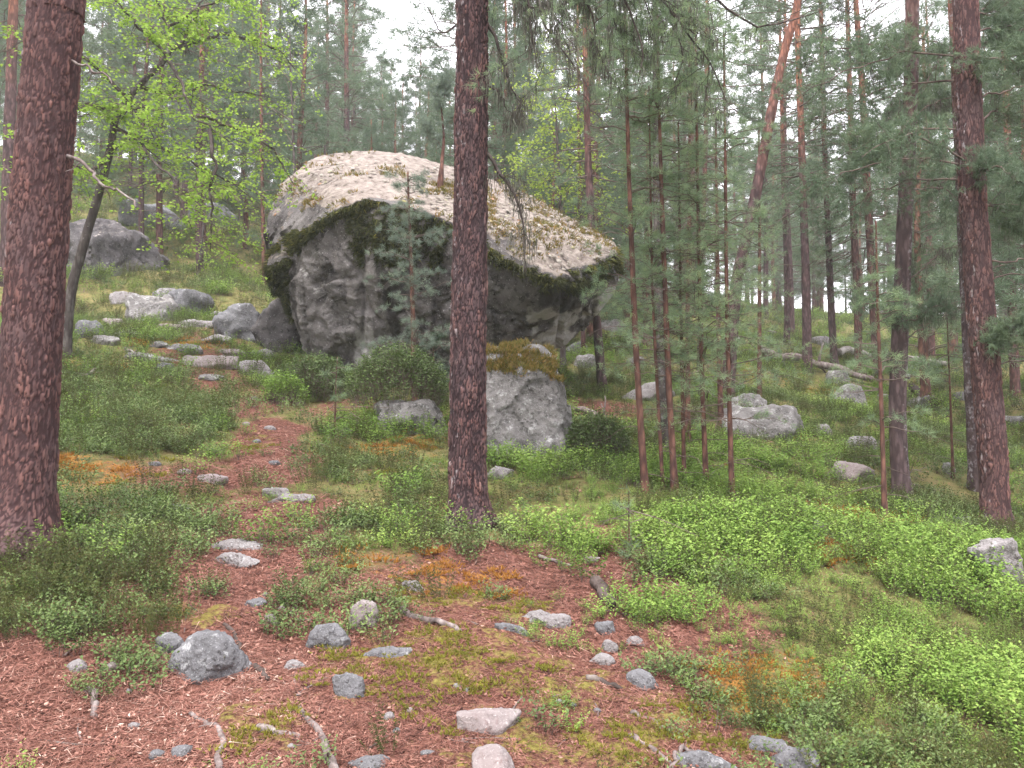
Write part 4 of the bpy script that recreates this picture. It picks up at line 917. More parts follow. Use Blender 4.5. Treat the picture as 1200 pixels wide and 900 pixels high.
# ---- slender young pines in front
def sapling(pts, wpx, label, seed, h0, zextra=1.2, nmat='young_needle', Lm=.8, nb=54, nn=19, group=None, name='young_pine', bmat='bark_young', dens=8, dead=6, nl=.05):
    pth, d = tree_path(pts, zextra=zextra); r = wpx * d / FPX / 2
    o = empty(name, pth[1], label, 'tree', group); _, p, s = plain_trunk(o, pth, r, r * .3, bmat, 10, 40)
    rg = np.random.default_rng(seed); mb = MB(); shoots = []; loc = np.array(o.location)
    for k in range(nb):
        f = rg.random(); sv = h0 + (s[-1] - h0) * f; j = min(int(np.searchsorted(s, sv)), len(p) - 1)
        L = Lm * (1 - .72 * f) * rg.uniform(.5, 1.15)
        gen_branch(rg, p[j] - loc, rg.uniform(0, 6.28), max(.12, L), rg.uniform(.0, .6), .22, mb, shoots, .006, dens, .25, 3, 5)
    for sv in np.arange(max(h0, s[-1] - .9), s[-1], .045):
        j = min(int(np.searchsorted(s, sv)), len(p) - 2); f_ = (sv - s[j - 1]) / max(1e-6, s[j] - s[j - 1]); shoots.append((p[j - 1] + (p[j] - p[j - 1]) * f_ - loc, p[j] - p[j - 1] + rg.normal(0, .03, 3)))
    for k in range(dead):
        j = int(np.searchsorted(s, .4 + rg.random() * max(.2, h0 - .3))); a = rg.uniform(0, 6.28); l = rg.uniform(.2, .6)
        dv = np.array([math.cos(a), math.sin(a), rg.uniform(-.3, .2)]); q = np.stack([p[j], p[j] + dv * l * .5 + rg.normal(0, .03, 3), p[j] + dv * l + [0, 0, -.05]]) - loc
        tb = tube(spline(q, 6), np.linspace(.004, .0015, 6), 3, False); mb.add(tb[0], None, tb[2], .5, 1)
    C = np.array([x[0] for x in shoots]); Dd = np.array([x[1] for x in shoots])
    V, T, tt = blades(C, Dd, nn, nl, .0036, .8, rg, np.clip(rg.normal(.5, .22, len(C)), 0, 1), .012)
    mb.add(V, T, None, tt); mb.build('crown', [M[nmat], M['twig_wood']], o, False); return o
sapling([(756, 578), (745, 400), (738, 230), (734, 90)], 9, 'slender red-stemmed young pine facing the tip of the overhang', 1, 1.9, Lm=.75)
sapling([(791, 582), (784, 450), (779, 330), (774, 180)], 9, 'slender young pine with the thickest red stem of the cluster', 2, 1.5, Lm=.85, nb=70)
sapling([(777, 576), (769, 430), (765, 350), (763, 260)], 5, 'thin young pine between two slender red-stemmed ones', 3, 1.2, Lm=.6)
sapling([(828, 578), (823, 450), (819, 300), (817, 180)], 7, 'young pine with a tall airy crown among the cluster', 4, 1.0, Lm=.95, nb=74)
sapling([(858, 584), (854, 450), (851, 300), (850, 200)], 7, 'young pine at the open edge of the cluster, beside the broad rock', 5, .8, Lm=.85, nb=70)
sapling([(802, 572), (799, 420), (797, 300)], 6, 'thin dark young pine tucked inside the cluster', 6, 1.2, Lm=.8, nb=60)
sapling([(1037, 612), (1033, 480), (1029, 370), (1028, 330)], 7, 'young pine with pale bare twigs next to the streaked pine', 7, 1.0, zextra=.5, Lm=.55, nb=34)
sapling([(1117, 562), (1113, 450), (1111, 400)], 4, 'thin bare sapling beside the grey lichened pine', 8, 1.0, zextra=.3, Lm=.3, nb=10, nn=16)
sapling([(486, 476), (483, 340), (479, 240), (478, 205)], 8, 'grey-green young pine growing against the face of the huge boulder', 9, .45, zextra=.04, nmat='grey_needle', Lm=.85, nb=84, nn=24)
sapling([(507, 470), (508, 420), (508, 398)], 5, 'tiny drooping spruce at the foot of the huge boulder', 10, .1, zextra=.05, nmat='spruce_needle', Lm=.42, nb=26, nn=20, name='young_spruce', dead=0)
sapling([(392, 512), (394, 440), (395, 425)], 3, 'wispy sapling stem in the bilberry before the mound', 11, .25, zextra=.05, Lm=.12, nb=10, nn=10)
sapling([(738, 655), (737, 610), (737, 585)], 3, 'short bare sapling stem in front of the cluster', 12, .25, zextra=.05, Lm=.1, nb=5, nn=10)
sapling([(890, 470), (890, 360), (890, 240)], 6, 'young pine beside the leaning pine', 13, .9, Lm=.9, nb=40, nn=20)
sapling([(845, 500), (842, 380), (840, 240)], 7, 'young pine behind the cluster with soft pale crown', 14, .8, Lm=1.0, nb=60, nn=20)
sapling([(806, 520), (806, 380), (808, 220), (808, 120)], 7, 'tall young pine behind the cluster', 15, 1.0, Lm=1.1, nb=64, nn=20)
pth, dg_ = tree_path([(779, 524), (776, 460), (773, 400), (770, 250), (769, 120)], zextra=2)
o = empty('pine_tree', pth[1], 'pale lichen-covered stem behind the cluster of slender pines', 'tree'); plain_trunk(o, pth, .055, .03, 'bark_birch_grey', 12, 40, (0, -1, 0)); crown_on(o, 'mid_top1', pth[-1] - np.array([0, 0, 2.2]), .4)
# sapling rooted on top of the boulder
bp = [P3(515, 228, 11.6), P3(518, 190, 11.6), P3(520, 160, 11.6), P3(517, 125, 11.6)]
o = empty('young_pine', bp[0], 'small crooked pine growing on top of the huge boulder', 'tree')
plain_trunk(o, np.array(bp), .035, .010, 'bark_young', 8, 16)
rg = np.random.default_rng(77)
for a in [[(519, 175), (507, 160), (494, 145)], [(520, 150), (530, 140), (540, 128)], [(518, 130), (512, 112), (505, 98)], [(517, 125), (522, 105), (524, 85)]]:
    limb(o, 'limb', fp(a, 11.6), .008, .003, 'twig_wood', rg, (14, .055, .005, 5, 'grey_needle'), twigs=9, wig=.05, sides=5)

# ---- the bent birch
rg = np.random.default_rng(21)
pth, db = tree_path([(76, 420), (82, 350), (97, 290), (112, 240), (128, 180), (138, 135), (165, 98), (190, 74), (199, 58)])
birch = empty('birch_tree', pth[1], 'crooked bent birch with fresh green leaves beside the thick pine', 'tree')
plain_trunk(birch, pth, .068, .030, 'bark_birch_grey', 12, 60, (0, -.6, .6))
LIMBS = [[(197, 66), (170, 40, -.2), (150, 15, -.3), (118, -8, -.4)], [(198, 64), (199, 30, .1), (183, 0, .1), (170, -40)], [(200, 60), (220, 40, .2), (230, 12, .3), (250, -20, .3)],
         [(196, 68), (210, 95, -.3), (230, 135, -.5), (247, 152, -.6), (270, 164, -.7)], [(246, 152, -.6), (249, 190, -.7), (247, 240, -.7), (246, 292, -.6)], [(140, 128), (118, 124, -.2), (95, 123, -.3), (70, 130, -.4)],
         [(140, 130), (158, 124, -.3), (172, 132, -.5), (180, 160, -.6)], [(130, 175), (155, 165, -.4), (185, 190, -.7), (208, 225, -.9), (222, 270, -1)], [(160, 100), (200, 110, .4), (250, 100, .7), (310, 115, .9)],
         [(199, 58), (260, 40, .5), (310, 50, .8), (345, 80, .9)], [(135, 150), (200, 180, .6), (260, 210, 1.0), (310, 230, 1.2)], [(125, 190), (100, 200, -.6), (60, 180, -1), (20, 150, -1.2)], [(150, 115), (90, 60, -.5), (40, 40, -.8), (5, 60, -1)],
         [(230, 135, -.5), (280, 150, -.2), (320, 180, .1), (345, 215, .2)], [(199, 30, .1), (260, 0, .3), (320, -10, .5)]]
tipsC = []; 
for a in LIMBS:
    W = fp(a, db); n_ = 16; p = spline(W, n_); 
    limb(birch, 'limb', W, .026 if len(a) > 3 else .017, .005, 'dark_branch', rg, twigs=7, wig=.10)
    for k in range(32):
        i = int(rg.uniform(.2, 1.0) * (n_ - 1)); dv = unit(np.array([rg.normal(), rg.normal(), rg.normal() * .35])); l = rg.uniform(.2, .8)
        tipsC.append((p[i], p[i] + dv * l + np.array([0, 0, -.25 * l])))
mb = MB(); loc = np.array(birch.location); LC = []; LD = []
for a_, e_ in tipsC:
    m_ = (a_ + e_) / 2 + np.array([0, 0, .04]); tb = tube(np.stack([a_, m_, e_]) - loc, [.004, .003, .0015], 3, False); mb.add(tb[0], None, tb[2], .5, 1)
    for f in np.linspace(.25, 1, 8):
        for q in range(3): LC.append(a_ + (e_ - a_) * f + rg.normal(0, .025, 3)); LD.append(np.array([rg.normal(), rg.normal(), rg.normal() * .4 - .35]))
LC = np.array(LC); V, T, tt = leaves(LC, np.array(LD), .044, rg, np.clip(rg.normal(.5, .22, len(LC)), 0, 1), .8); mb.add(V - loc, T, None, tt)
mb.build('crown', [M['birch_leaf'], M['twig_wood']], birch, False)

def leafy(pts, wpx, blobs_, d, label, seed, size, mat, n, rx):
    rg = np.random.default_rng(seed); pth, d = tree_path(pts, zextra=.4); o = empty('birch_tree', pth[1], label, 'tree'); plain_trunk(o, pth, wpx * d / FPX / 2, .01, 'bark_birch_grey', 8, 30)
    p = spline(pth, 40); loc = np.array(o.location); mb = MB(); LC = []; LD = []
    for (bx, by, bd) in blobs_:
        c = P3(bx, by, d + bd); j = int(np.argmin(np.linalg.norm(p - (c - [0, 0, .5]), axis=1)))
        tb = tube(spline(np.stack([p[j], (p[j] + c) / 2 + [0, 0, .1], c]), 7) - loc, np.linspace(.010, .003, 7), 4, False); mb.add(tb[0], None, tb[2], .5, 1)
        for k in range(n):
            a_ = c + rg.normal(0, rx * .35, 3) ; e_ = a_ + unit(np.array([rg.normal(), rg.normal(), rg.normal() * .4])) * rg.uniform(.1, .35)
            tb = tube(np.stack([a_, e_]) - loc, [.003, .0015], 3, False); mb.add(tb[0], None, tb[2], .5, 1)
            for f in np.linspace(.2, 1, 6): LC.append(a_ + (e_ - a_) * f + rg.normal(0, .03, 3)); LD.append(np.array([rg.normal(), rg.normal(), rg.normal() * .4 - .3]))
    LC = np.array(LC); V, T, tt = leaves(LC, np.array(LD), size, rg, np.clip(rg.normal(.5, .22, len(LC)), 0, 1), .8); mb.add(V - loc, T, None, tt)
    mb.build('crown', [M[mat], M['twig_wood']], o, False); return o
leafy([(660, 430), (658, 300), (655, 200), (650, 110)], 7, [(628, 110, 0), (650, 90, .3), (640, 140, -.2), (665, 130, .3), (620, 180, -.3), (630, 205, 0), (655, 190, .3), (685, 160, .2), (700, 200, 0), (675, 215, -.2), (610, 205, .2), (700, 250, .3), (650, 230, 0), (660, 60, .2)], 0,
      'pale yellow-green birch behind the back of the huge boulder', 5, .062, 'pale_birch_leaf', 42, .85)
leafy([(352, 360), (345, 200), (340, 60)], 6, [(330, 90, 0), (350, 110, .3), (320, 140, 0), (345, 60, .2), (300, 60, -.3), (330, 30, 0), (290, 120, .3)], 0, 'thin birch with fresh leaves behind the pale crest of the huge boulder', 6, .05, 'birch_leaf', 14, .8)
leafy([(232, 325), (238, 270), (240, 230)], 4, [(225, 290, -.3), (245, 285, 0), (260, 300, -.3), (270, 280, 0), (290, 290, 0), (255, 260, 0), (285, 262, .2), (240, 305, -.4)], 0, 'low leafy birch sapling on the slope by the pointed rock', 7, .06, 'birch_leaf', 9, .45)

# ---- the forest behind
rng = np.random.default_rng(123)
placed = []; kinds = ['tall0', 'tall1', 'tall2', 'young0', 'young1', 'young2']
def try_place(px, d, var, s, label, group, mind=1.5):
    x = (px - 600) / FPX * d
    if any((x - a) ** 2 + (d - c) ** 2 < mind ** 2 for a, c in placed): return False
    placed.append((x, d)); forest_pine(x, d, var, s, rng.uniform(0, 6.28), label, group); return True
def where(px, d):
    return 'on the slope above the bent birch' if px < 330 else 'up behind the huge boulder' if px < 720 else 'beyond the fallen logs'
for k in range(900):
    d = 19 + 50 * rng.random() ** .85; px = rng.uniform(-260, 1460)
    if 425 < px < 530 and d < 62 and rng.random() < .75: continue        # a gap of open sky
    if 700 < px and d < 36 and rng.random() < .6: continue
    young = rng.random() < (.72 if px < 700 else .5)
    if d < 24 and 180 < px < 700 and rng.random() < .5: continue
    var = ('young%d' if young else 'tall%d') % rng.integers(3); far = d > 38
    try_place(px, d, var, (rng.uniform(.95, 1.5) if young else rng.uniform(.8, 1.1)),
              ('hazy distant ' if far else '') + ('bushy young pine standing ' if young else 'tall bare-stemmed pine standing ') + where(px, d),
              ('far ' if far else '') + ('young pines ' if young else 'tall pines ') + where(px, d), 1.9)
    if len(placed) > 208: break
for px, d in [(1085, 15), (1215, 12.5), (1150, 17), (1240, 16), (760, 17), (650, 17.5), (735, 21), (590, 19), (285, 22), (350, 18.5), (560, 17)]:
    try_place(px, d, 'young%d' % rng.integers(3), rng.uniform(.8, 1.05), 'bushy young pine standing close ' + ('behind the huge boulder' if px < 720 else 'behind the slender pine cluster' if px < 800 else 'behind the red pine'), 'young pines close behind ' + ('the boulder' if px < 720 else 'the cluster' if px < 800 else 'the red pine'), 1.0)
for px, d, v, sc_ in [(445, 31, 'young2', 1.05), (470, 35, 'young0', .95), (500, 30, 'young2', 1.15), (525, 34, 'young0', 1.0), (485, 42, 'young1', .9), (455, 45, 'young1', 1.0), (510, 24, 'young2', .75), (432, 25, 'young2', .8)]:
    try_place(px, d, v, sc_, 'low young pine filling the open gap behind the crest of the huge boulder', 'low young pines in the gap', .8)
for k in range(60):
    try_place(rng.uniform(700, 1150), rng.uniform(38, 66), 'young%d' % rng.integers(3), rng.uniform(.8, 1.15), 'hazy distant bushy young pine standing beyond the fallen logs', 'far young pines beyond the fallen logs', 1.3)
# forest carried on unseen behind and beside the camera, added to block sky light
rb = np.random.default_rng(55); nback = 0
for k in range(900):
    x, y = rb.uniform(-30, 30), rb.uniform(-26, 17)
    if abs(x) < .82 * max(y, 0) + 3.2 and y > -3.5: continue
    if any((x - a) ** 2 + (y - c) ** 2 < 2.7 ** 2 for a, c in placed): continue
    placed.append((x, y)); yg = rb.random() < .35; nback += 1
    forest_pine(x, y, ('young%d' if yg else 'tall%d') % rb.integers(3), rb.uniform(.9, 1.2), rb.uniform(0, 6.28), ('bushy young pine' if yg else 'tall bare-stemmed pine') + ' of the unseen forest round the viewpoint, added for shade', ('young pines' if yg else 'tall pines') + ' added out of view for shade')
    if nback > 72: break
print('forest trees', len(placed))

# ------------------------------------------------------------------ logs, roots, sticks
def lying(name, pts, r0, r1, mat, label, cat, seed, wig=.03, sides=9, up=.6, knots=0, group=None):
    rg = np.random.default_rng(seed); W = [G(a, b) for a, b in pts]; p = spline(np.array(W), max(14, len(pts) * 8)); n = len(p); t = np.linspace(0, 1, n)
    p = p + np.stack([fbm2(t * 6, t * 0 + k, 1, 2, seed + k) for k in range(3)], 1) * wig
    rad = (r0 + (r1 - r0) * t) * (1 + .10 * fbm2(t * 7, t * 0, 1, 2, seed + 9)); p[:, 2] = H(p[:, 0], p[:, 1]) + rad * up + np.maximum(0, fbm2(t * 5, t * 0, 1, 2, seed + 5)) * wig
    mb = MB(); V, T, Q = tube(p, rad, sides); mb.add(V, T, Q)
    for k in range(knots):
        i = int(rg.uniform(.1, .95) * (n - 1)); dv = unit(rg.normal(size=3) + np.array([0, 0, .6])); l = rg.uniform(3, 9) * r0
        V, T, Q = tube(spline(np.stack([p[i], p[i] + dv * l * .5 + rg.normal(0, .1, 3) * l, p[i] + dv * l]), 5), np.linspace(rad[i] * .5, rad[i] * .15, 5), 5); mb.add(V, T, Q)
    o = mb.build(name, M[mat]); return tag(o, label, cat, group)
lying('fallen_log', [(894, 426), (938, 432), (980, 442), (1020, 452)], .10, .07, 'grey_wood', 'grey fallen log sloping down past the straight purple-brown pine', 'log', 1, .05, 10, 2.4, 2)
lying('fallen_log', [(980, 424), (1040, 431), (1108, 438)], .09, .07, 'pale_log', 'long pale fallen log behind the lichen-streaked pine', 'log', 2, .05, 10, 2.8, 2)
lying('fallen_log', [(1068, 463), (1082, 474), (1102, 481)], .07, .06, 'dark_log', 'short dark mossy log beside a low pale rock', 'log', 3, .03, 10, 2.0)
lying('fallen_log', [(655, 482), (690, 492), (722, 503)], .05, .03, 'grey_wood', 'rotting grey log beside the moss-capped rock', 'log', 4, .04, 9, 1.4, 2)
lying('stick', [(66, 443), (85, 445), (100, 447), (110, 441)], .022, .018, 'grey_wood', 'thick broken stick jutting from behind the thick red-barked pine', 'stick', 5, .02, 8, 3.0)
lying('stick', [(144, 410), (158, 417), (180, 421)], .02, .012, 'pale_log', 'curved pale stick on the slope above the heath', 'stick', 6, .02, 7, 1.2, 1)
lying('stick', [(470, 720), (500, 730), (542, 742)], .018, .012, 'grey_wood', 'straight weathered stick lying in golden moss', 'stick', 7, .01, 8, .8, 1)
lying('root', [(222, 842), (238, 852), (256, 858), (262, 876), (252, 905)], .007, .013, 'grey_wood', 'crooked grey root snaking through red litter', 'root', 8, .012, 8, .5, 2)
lying('root', [(350, 832), (366, 850), (374, 868), (380, 890), (396, 908)], .009, .015, 'grey_wood', 'thick forked root crossing the red litter', 'root', 9, .012, 8, .5, 2)
lying('root', [(302, 860), (325, 862), (354, 868)], .016, .010, 'grey_wood', 'short straight root with mossy end', 'root', 10, .01, 8, .4)
lying('root', [(700, 690), (708, 704), (716, 716)], .035, .025, 'dark_log', 'black decayed stump root beside the leafy patch', 'root', 11, .01, 9, 1.0)
lying('stick', [(630, 655), (648, 660), (668, 665)], .012, .008, 'grey_wood', 'short stick in brown litter right of the dark pine', 'stick', 12, .01, 7, .8)
lying('root', [(735, 862), (765, 880), (790, 905)], .012, .008, 'grey_wood', 'thin pale root between cushions of moss', 'root', 13, .02, 7, .4, 2)
lying('root', [(735, 838), (760, 850), (785, 856)], .010, .006, 'grey_wood', 'pale twig-like root above the moss cushions', 'root', 14, .02, 7, .4, 2)
lying('root', [(780, 905), (800, 885), (812, 892), (835, 900)], .009, .005, 'grey_wood', 'bleached forked root below the orange moss', 'root', 15, .02, 7, .6, 3)
lying('stick', [(690, 800), (710, 806), (730, 812)], .014, .010, 'dark_log', 'dark charred stick below the broken rocks', 'stick', 16, .01, 7, .7)
lying('stick', [(300, 785), (308, 792), (316, 802)], .012, .008, 'dark_log', 'small dark stick on open red litter', 'stick', 17, .01, 7, .7)
lying('stick', [(168, 720), (185, 722), (200, 720)], .014, .010, 'dark_log', 'dark stick above the big rounded stone', 'stick', 18, .01, 7, .5)
lying('stick', [(105, 815), (112, 830), (114, 845)], .014, .010, 'grey_wood', 'stubby grey stick in litter below the whitish stone', 'stick', 19, .01, 7, .5)
lying('root', [(262, 735), (275, 748), (279, 775)], .010, .008, 'dark_log', 'curved root hugging the big rounded stone', 'root', 20, .01, 7, .8)
rg = np.random.default_rng(5)
for k in range(46):
    px, py = rg.uniform(40, 860), rg.uniform(640, 890); g = G(px, py)
    if litter_m(g[:1], g[1:2])[0] < .3: continue
    a = rg.uniform(0, 3.14); l = rg.uniform(.06, .22); q = np.array([[g[0], g[1]], [g[0] + math.cos(a) * l / 2 + rg.normal(0, .01), g[1] + math.sin(a) * l / 2], [g[0] + math.cos(a) * l, g[1] + math.sin(a) * l]])
    p = spline(np.column_stack([q, H(q[:, 0], q[:, 1]) + .006]), 6); V, T, Q = tube(p, np.linspace(rg.uniform(.003, .006), .002, 6), 5)
    tag(mk('twig', V, T, Q, M[['grey_wood', 'dark_log', 'twig_wood'][k % 3]]), 'thin broken twig lying on the needle litter', 'twig', 'twigs in the litter')

# ------------------------------------------------------------------ dwarf shrubs and litter: instanced ground cover
def proto_coll(name, objs):
    c = bpy.data.collections.new(name)
    for o in objs: c.objects.link(o)
    return c
def shrub(seed, h, spreadr, nst, nlv, size, mat, wide=.6, elev=.5):
    rg = np.random.default_rng(seed); mb = MB(); C = []; Dd = []; tn = []
    for k in range(nst):
        a = rg.uniform(0, 6.28); r = spreadr * math.sqrt(rg.random()); base = np.array([math.cos(a) * r * .35, math.sin(a) * r * .35, -.02]); tip = np.array([math.cos(a) * r, math.sin(a) * r, h * rg.uniform(.55, 1.1)])
        sv = np.array([-math.sin(a), math.cos(a), 0]) * .0016; V = np.stack([base - sv, base + sv, tip]); mb.add(V, [[0, 1, 2]], None, .1, 1)
        st = np.clip(rg.normal(.5, .2), 0, 1)
        for f in np.linspace(.32, 1.0, nlv):
            p = base + (tip - base) * f + rg.normal(0, .006, 3); a2 = rg.uniform(0, 6.28); C.append(p); Dd.append([math.cos(a2), math.sin(a2), rg.uniform(.1, 1.1) * elev]); tn.append(st * .6 + f * .35 + rg.normal(0, .07))
    V, T, tt = leaves(np.array(C), np.array(Dd), size, rg, np.clip(tn, 0, 1), wide); mb.add(V, T, None, tt)
    return mb.build('sprig', [M[mat], M['twig_wood']], None, False, link=False)
def heath(seed, h, spreadr, nst, mat, nl=.012):
    rg = np.random.default_rng(seed); C = []; Dd = []
    for k in range(nst):
        a = rg.uniform(0, 6.28); r = spreadr * math.sqrt(rg.random()); base = np.array([math.cos(a) * r * .5, math.sin(a) * r * .5, 0]); tip = np.array([math.cos(a) * r, math.sin(a) * r, h * rg.uniform(.5, 1.1)])
        for f in np.linspace(.2, 1, 8): C.append(base + (tip - base) * f); Dd.append(tip - base)
    C = np.array(C); V, T, tt = blades(C, np.array(Dd), 6, nl, .0035, .9, rg, np.clip(rg.normal(.45, .22, len(C)), 0, 1), .002)
    mb = MB(); mb.add(V, T, None, tt); return mb.build('sprig', M[mat], None, False, link=False)
def moss_tuft(seed, mat):
    rg = np.random.default_rng(seed); n = 34; C = np.column_stack([rg.normal(0, .026, (n, 2)), np.zeros(n)]); Dd = np.column_stack([C[:, :2] * 12, np.ones(n)])
    V, T, tt = blades(C, Dd, 3, 0.015, .0045, .6, rg, np.clip(rg.normal(.5, .2, n), 0, 1)); mb = MB(); mb.add(V, T, None, tt); return mb.build('tuft', M[mat], None, False, link=False)
def flake(seed, kind):
    rg = np.random.default_rng(seed); mb = MB()
    if kind == 0:
        for k in range(14):
            a = rg.uniform(0, 6.28); c = np.array([rg.normal(0, .03), rg.normal(0, .03), .004 + .004 * rg.random()]); dv = np.array([math.cos(a), math.sin(a), rg.normal(0, .12)]) * rg.uniform(.02, .035); sv = np.array([-math.sin(a), math.cos(a), 0]) * .0016
            mb.add(np.stack([c - dv - sv, c - dv + sv, c + dv]), [[0, 1, 2]], None, np.clip(rg.normal(.5, .25), 0, 1))
    else:
        for k in range(3):
            C = np.array([[rg.normal(0, .03), rg.normal(0, .03), .006]]); a = rg.uniform(0, 6.28)
            V, T, tt = leaves(C, np.array([[math.cos(a), math.sin(a), .15]]), .019, rg, rg.random(), .55, rg.uniform(-.4, .5)); mb.add(V, T, None, tt)
    return mb.build('flake', M['litter'], None, False, link=False)
PC = {'bilberry': proto_coll('proto_bilberry', [shrub(k, .155, .135, 22, 10, .0185, 'bilberry_leaf') for k in range(4)]),
      'lingon': proto_coll('proto_lingon', [shrub(20 + k, .105, .13, 19, 8, .018, 'lingon_leaf', .55, .8) for k in range(3)]),
      'heather': proto_coll('proto_heather', [heath(30 + k, .17, .11, 16, 'heather_leaf') for k in range(3)]),
      'moss': proto_coll('proto_moss', [moss_tuft(40 + k, 'moss_leaf') for k in range(2)]), 'orange': proto_coll('proto_orange', [moss_tuft(45 + k, 'orange_moss_leaf') for k in range(2)]),
      'litter': proto_coll('proto_litter', [flake(50 + k, k % 2) for k in range(6)])}
def scatter(name, coll, P, rot, scl, label, cat):
    n = len(P); me = bpy.data.meshes.new(name); me.vertices.add(n); me.vertices.foreach_set('co', np.asarray(P, np.float32).ravel())
    a = me.attributes.new('rot', 'FLOAT_VECTOR', 'POINT'); a.data.foreach_set('vector', np.asarray(rot, np.float32).ravel())
    a = me.attributes.new('scl', 'FLOAT', 'POINT'); a.data.foreach_set('value', np.asarray(scl, np.float32))
    a = me.attributes.new('idx', 'INT', 'POINT'); a.data.foreach_set('value', np.random.default_rng(n).integers(0, len(coll.objects), n).astype(np.int32))
    o = bpy.data.objects.new(name, me); COL.objects.link(o)
    ng = bpy.data.node_groups.new(name, 'GeometryNodeTree'); ng.interface.new_socket('Geometry', in_out='INPUT', socket_type='NodeSocketGeometry'); ng.interface.new_socket('Geometry', in_out='OUTPUT', socket_type='NodeSocketGeometry')
    N = ng.nodes; gi = N.new('NodeGroupInput'); go = N.new('NodeGroupOutput'); ip = N.new('GeometryNodeInstanceOnPoints'); ci = N.new('GeometryNodeCollectionInfo')
    ci.inputs['Collection'].default_value = coll; ci.inputs['Separate Children'].default_value = True; ci.inputs['Reset Children'].default_value = True; ip.inputs['Pick Instance'].default_value = True
    def na(nm, ty):
        q = N.new('GeometryNodeInputNamedAttribute'); q.data_type = ty; q.inputs[0].default_value = nm; return q.outputs[0]
    L = ng.links; L.new(gi.outputs[0], ip.inputs['Points']); L.new(ci.outputs[0], ip.inputs['Instance']); L.new(na('rot', 'FLOAT_VECTOR'), ip.inputs['Rotation']); L.new(na('scl', 'FLOAT'), ip.inputs['Scale']); L.new(na('idx', 'INT'), ip.inputs['Instance Index']); L.new(ip.outputs[0], go.inputs[0])
    md = o.modifiers.new('scatter', 'NODES'); md.node_group = ng
    return tag(o, label, cat, kind='stuff')
def rings(rng, spec):
    """random ground points; spec = (near, far, points per square metre, scale)"""
    X = []; S = []
    for d0, d1_, dens, sc_ in spec:
        half = .74 * d1_ + 1.3; n = int(dens * 2 * half * (d1_ - d0)); x = rng.uniform(-half, half, n); y = rng.uniform(d0, d1_, n); k = np.abs(x) < .74 * y + 1.3
        X.append(np.stack([x[k], y[k]], 1)); S.append(np.full(k.sum(), sc_))
    return np.concatenate(X), np.concatenate(S)
def place(rng, X, S, tilt=.15, dz=0.0, flat=False):
    x, y = X[:, 0], X[:, 1]; z = H(x, y) + dz; n = len(x)
    if flat:
        e = .05; gx_ = (H(x + e, y) - H(x - e, y)) / (2 * e); gy_ = (H(x, y + e) - H(x, y - e)) / (2 * e)
        nn_ = unit(np.stack([-gx_, -gy_, np.ones(n)], 1) + rng.normal(0, tilt, (n, 3)) * [1, 1, 0]); a = rng.uniform(0, 6.28, n); t0 = np.stack([np.cos(a), np.sin(a), np.zeros(n)], 1)
        t0 = unit(t0 - nn_ * (t0 * nn_).sum(1, keepdims=True)); b0 = np.cross(nn_, t0)
        rot = np.stack([np.arctan2(b0[:, 2], nn_[:, 2]), -np.arcsin(np.clip(t0[:, 2], -1, 1)), np.arctan2(t0[:, 1], t0[:, 0])], 1)
    else: rot = np.stack([rng.normal(0, tilt, n), rng.normal(0, tilt, n), rng.uniform(0, 6.28, n)], 1)
    return np.stack([x, y, z], 1), rot, S * rng.uniform(.7, 1.3, n)
rng = np.random.default_rng(99)
# which plant grows where (world fields)
Z_BIL = blobs([(950, 760, 1.2, .9, 1), (1080, 720, 1.2, 1.0, 1), (1150, 800, 1.0, .8, 1), (850, 640, .9, .9, 1), (720, 600, .9, .8, .9), (960, 640, 1.1, 1.0, .9), (640, 590, .6, .6, .8), (560, 560, .8, .9, .7), (1040, 860, .9, .5, 1), (130, 510, .7, .8, .8),
    (340, 460, .6, .8, .9), (460, 500, .8, .8, .8), (600, 545, .7, .6, .9), (25, 893, .22, .15, .7), (660, 770, .25, .18, .9), (620, 860, .28, .16, .8), (360, 630, .5, .4, .6), (200, 590, .5, .4, .5), (800, 560, 1, 1, .7), (900, 560, 1, 1.2, .7), (650, 640, .5, .4, .7), (1140, 640, 1, .9, .8)])
Z_DRK = blobs([(60, 660, .8, .6, 1), (120, 620, .7, .7, .9), (40, 720, .7, .4, 1), (130, 700, .5, .3, .8), (130, 470, 1.3, 1.8, 1), (190, 510, .6, .8, .8), (60, 520, .8, .8, .7), (420, 560, .6, .7, .9), (390, 640, .5, .4, .9), (380, 700, .35, .25, .9), (540, 650, .5, .35, .8), (820, 800, .45, .3, .8), (210, 775, .2, .12, .9), (800, 680, .4, .3, .6), (1100, 600, 1, 1, .7),
    (690, 530, .8, .9, 1), (1130, 900, .8, .5, .6), (250, 470, .5, .6, .8), (880, 620, .4, .4, .6)])
def bil_m(x, y): return field(Z_BIL, x, y, 24)
def drk_m(x, y): return field(Z_DRK, x, y, 25)
def clear_of_rocks(X):
    k = np.ones(len(X), bool)
    for o in COL.objects:
        if o.type == 'MESH' and o.name.split('.')[0] in ('rock', 'stone'):
            dm = o.dimensions; k &= (((X[:, 0] - o.location.x) / (dm.x * .36 + .02)) ** 2 + ((X[:, 1] - o.location.y) / (dm.y * .36 + .02)) ** 2) > 1
    q = np.array([BPW[:, 0].min() + .5, BPW[:, 0].max() - 1.0]); k &= ~((X[:, 0] > q[0]) & (X[:, 0] < q[1]) & (X[:, 1] > 11.5) & (X[:, 1] < 14))
    return k
bpy.context.view_layer.update()
def lottery(prob): return rng.random(len(prob)) < np.clip(prob, 0, 1)
X, S = rings(rng, [(1.9, 4.5, 190, .8), (4.5, 8, 125, .95), (8, 14, 80, 1.0), (14, 24, 24, 1.4), (24, 45, 4.5, 2.3)])
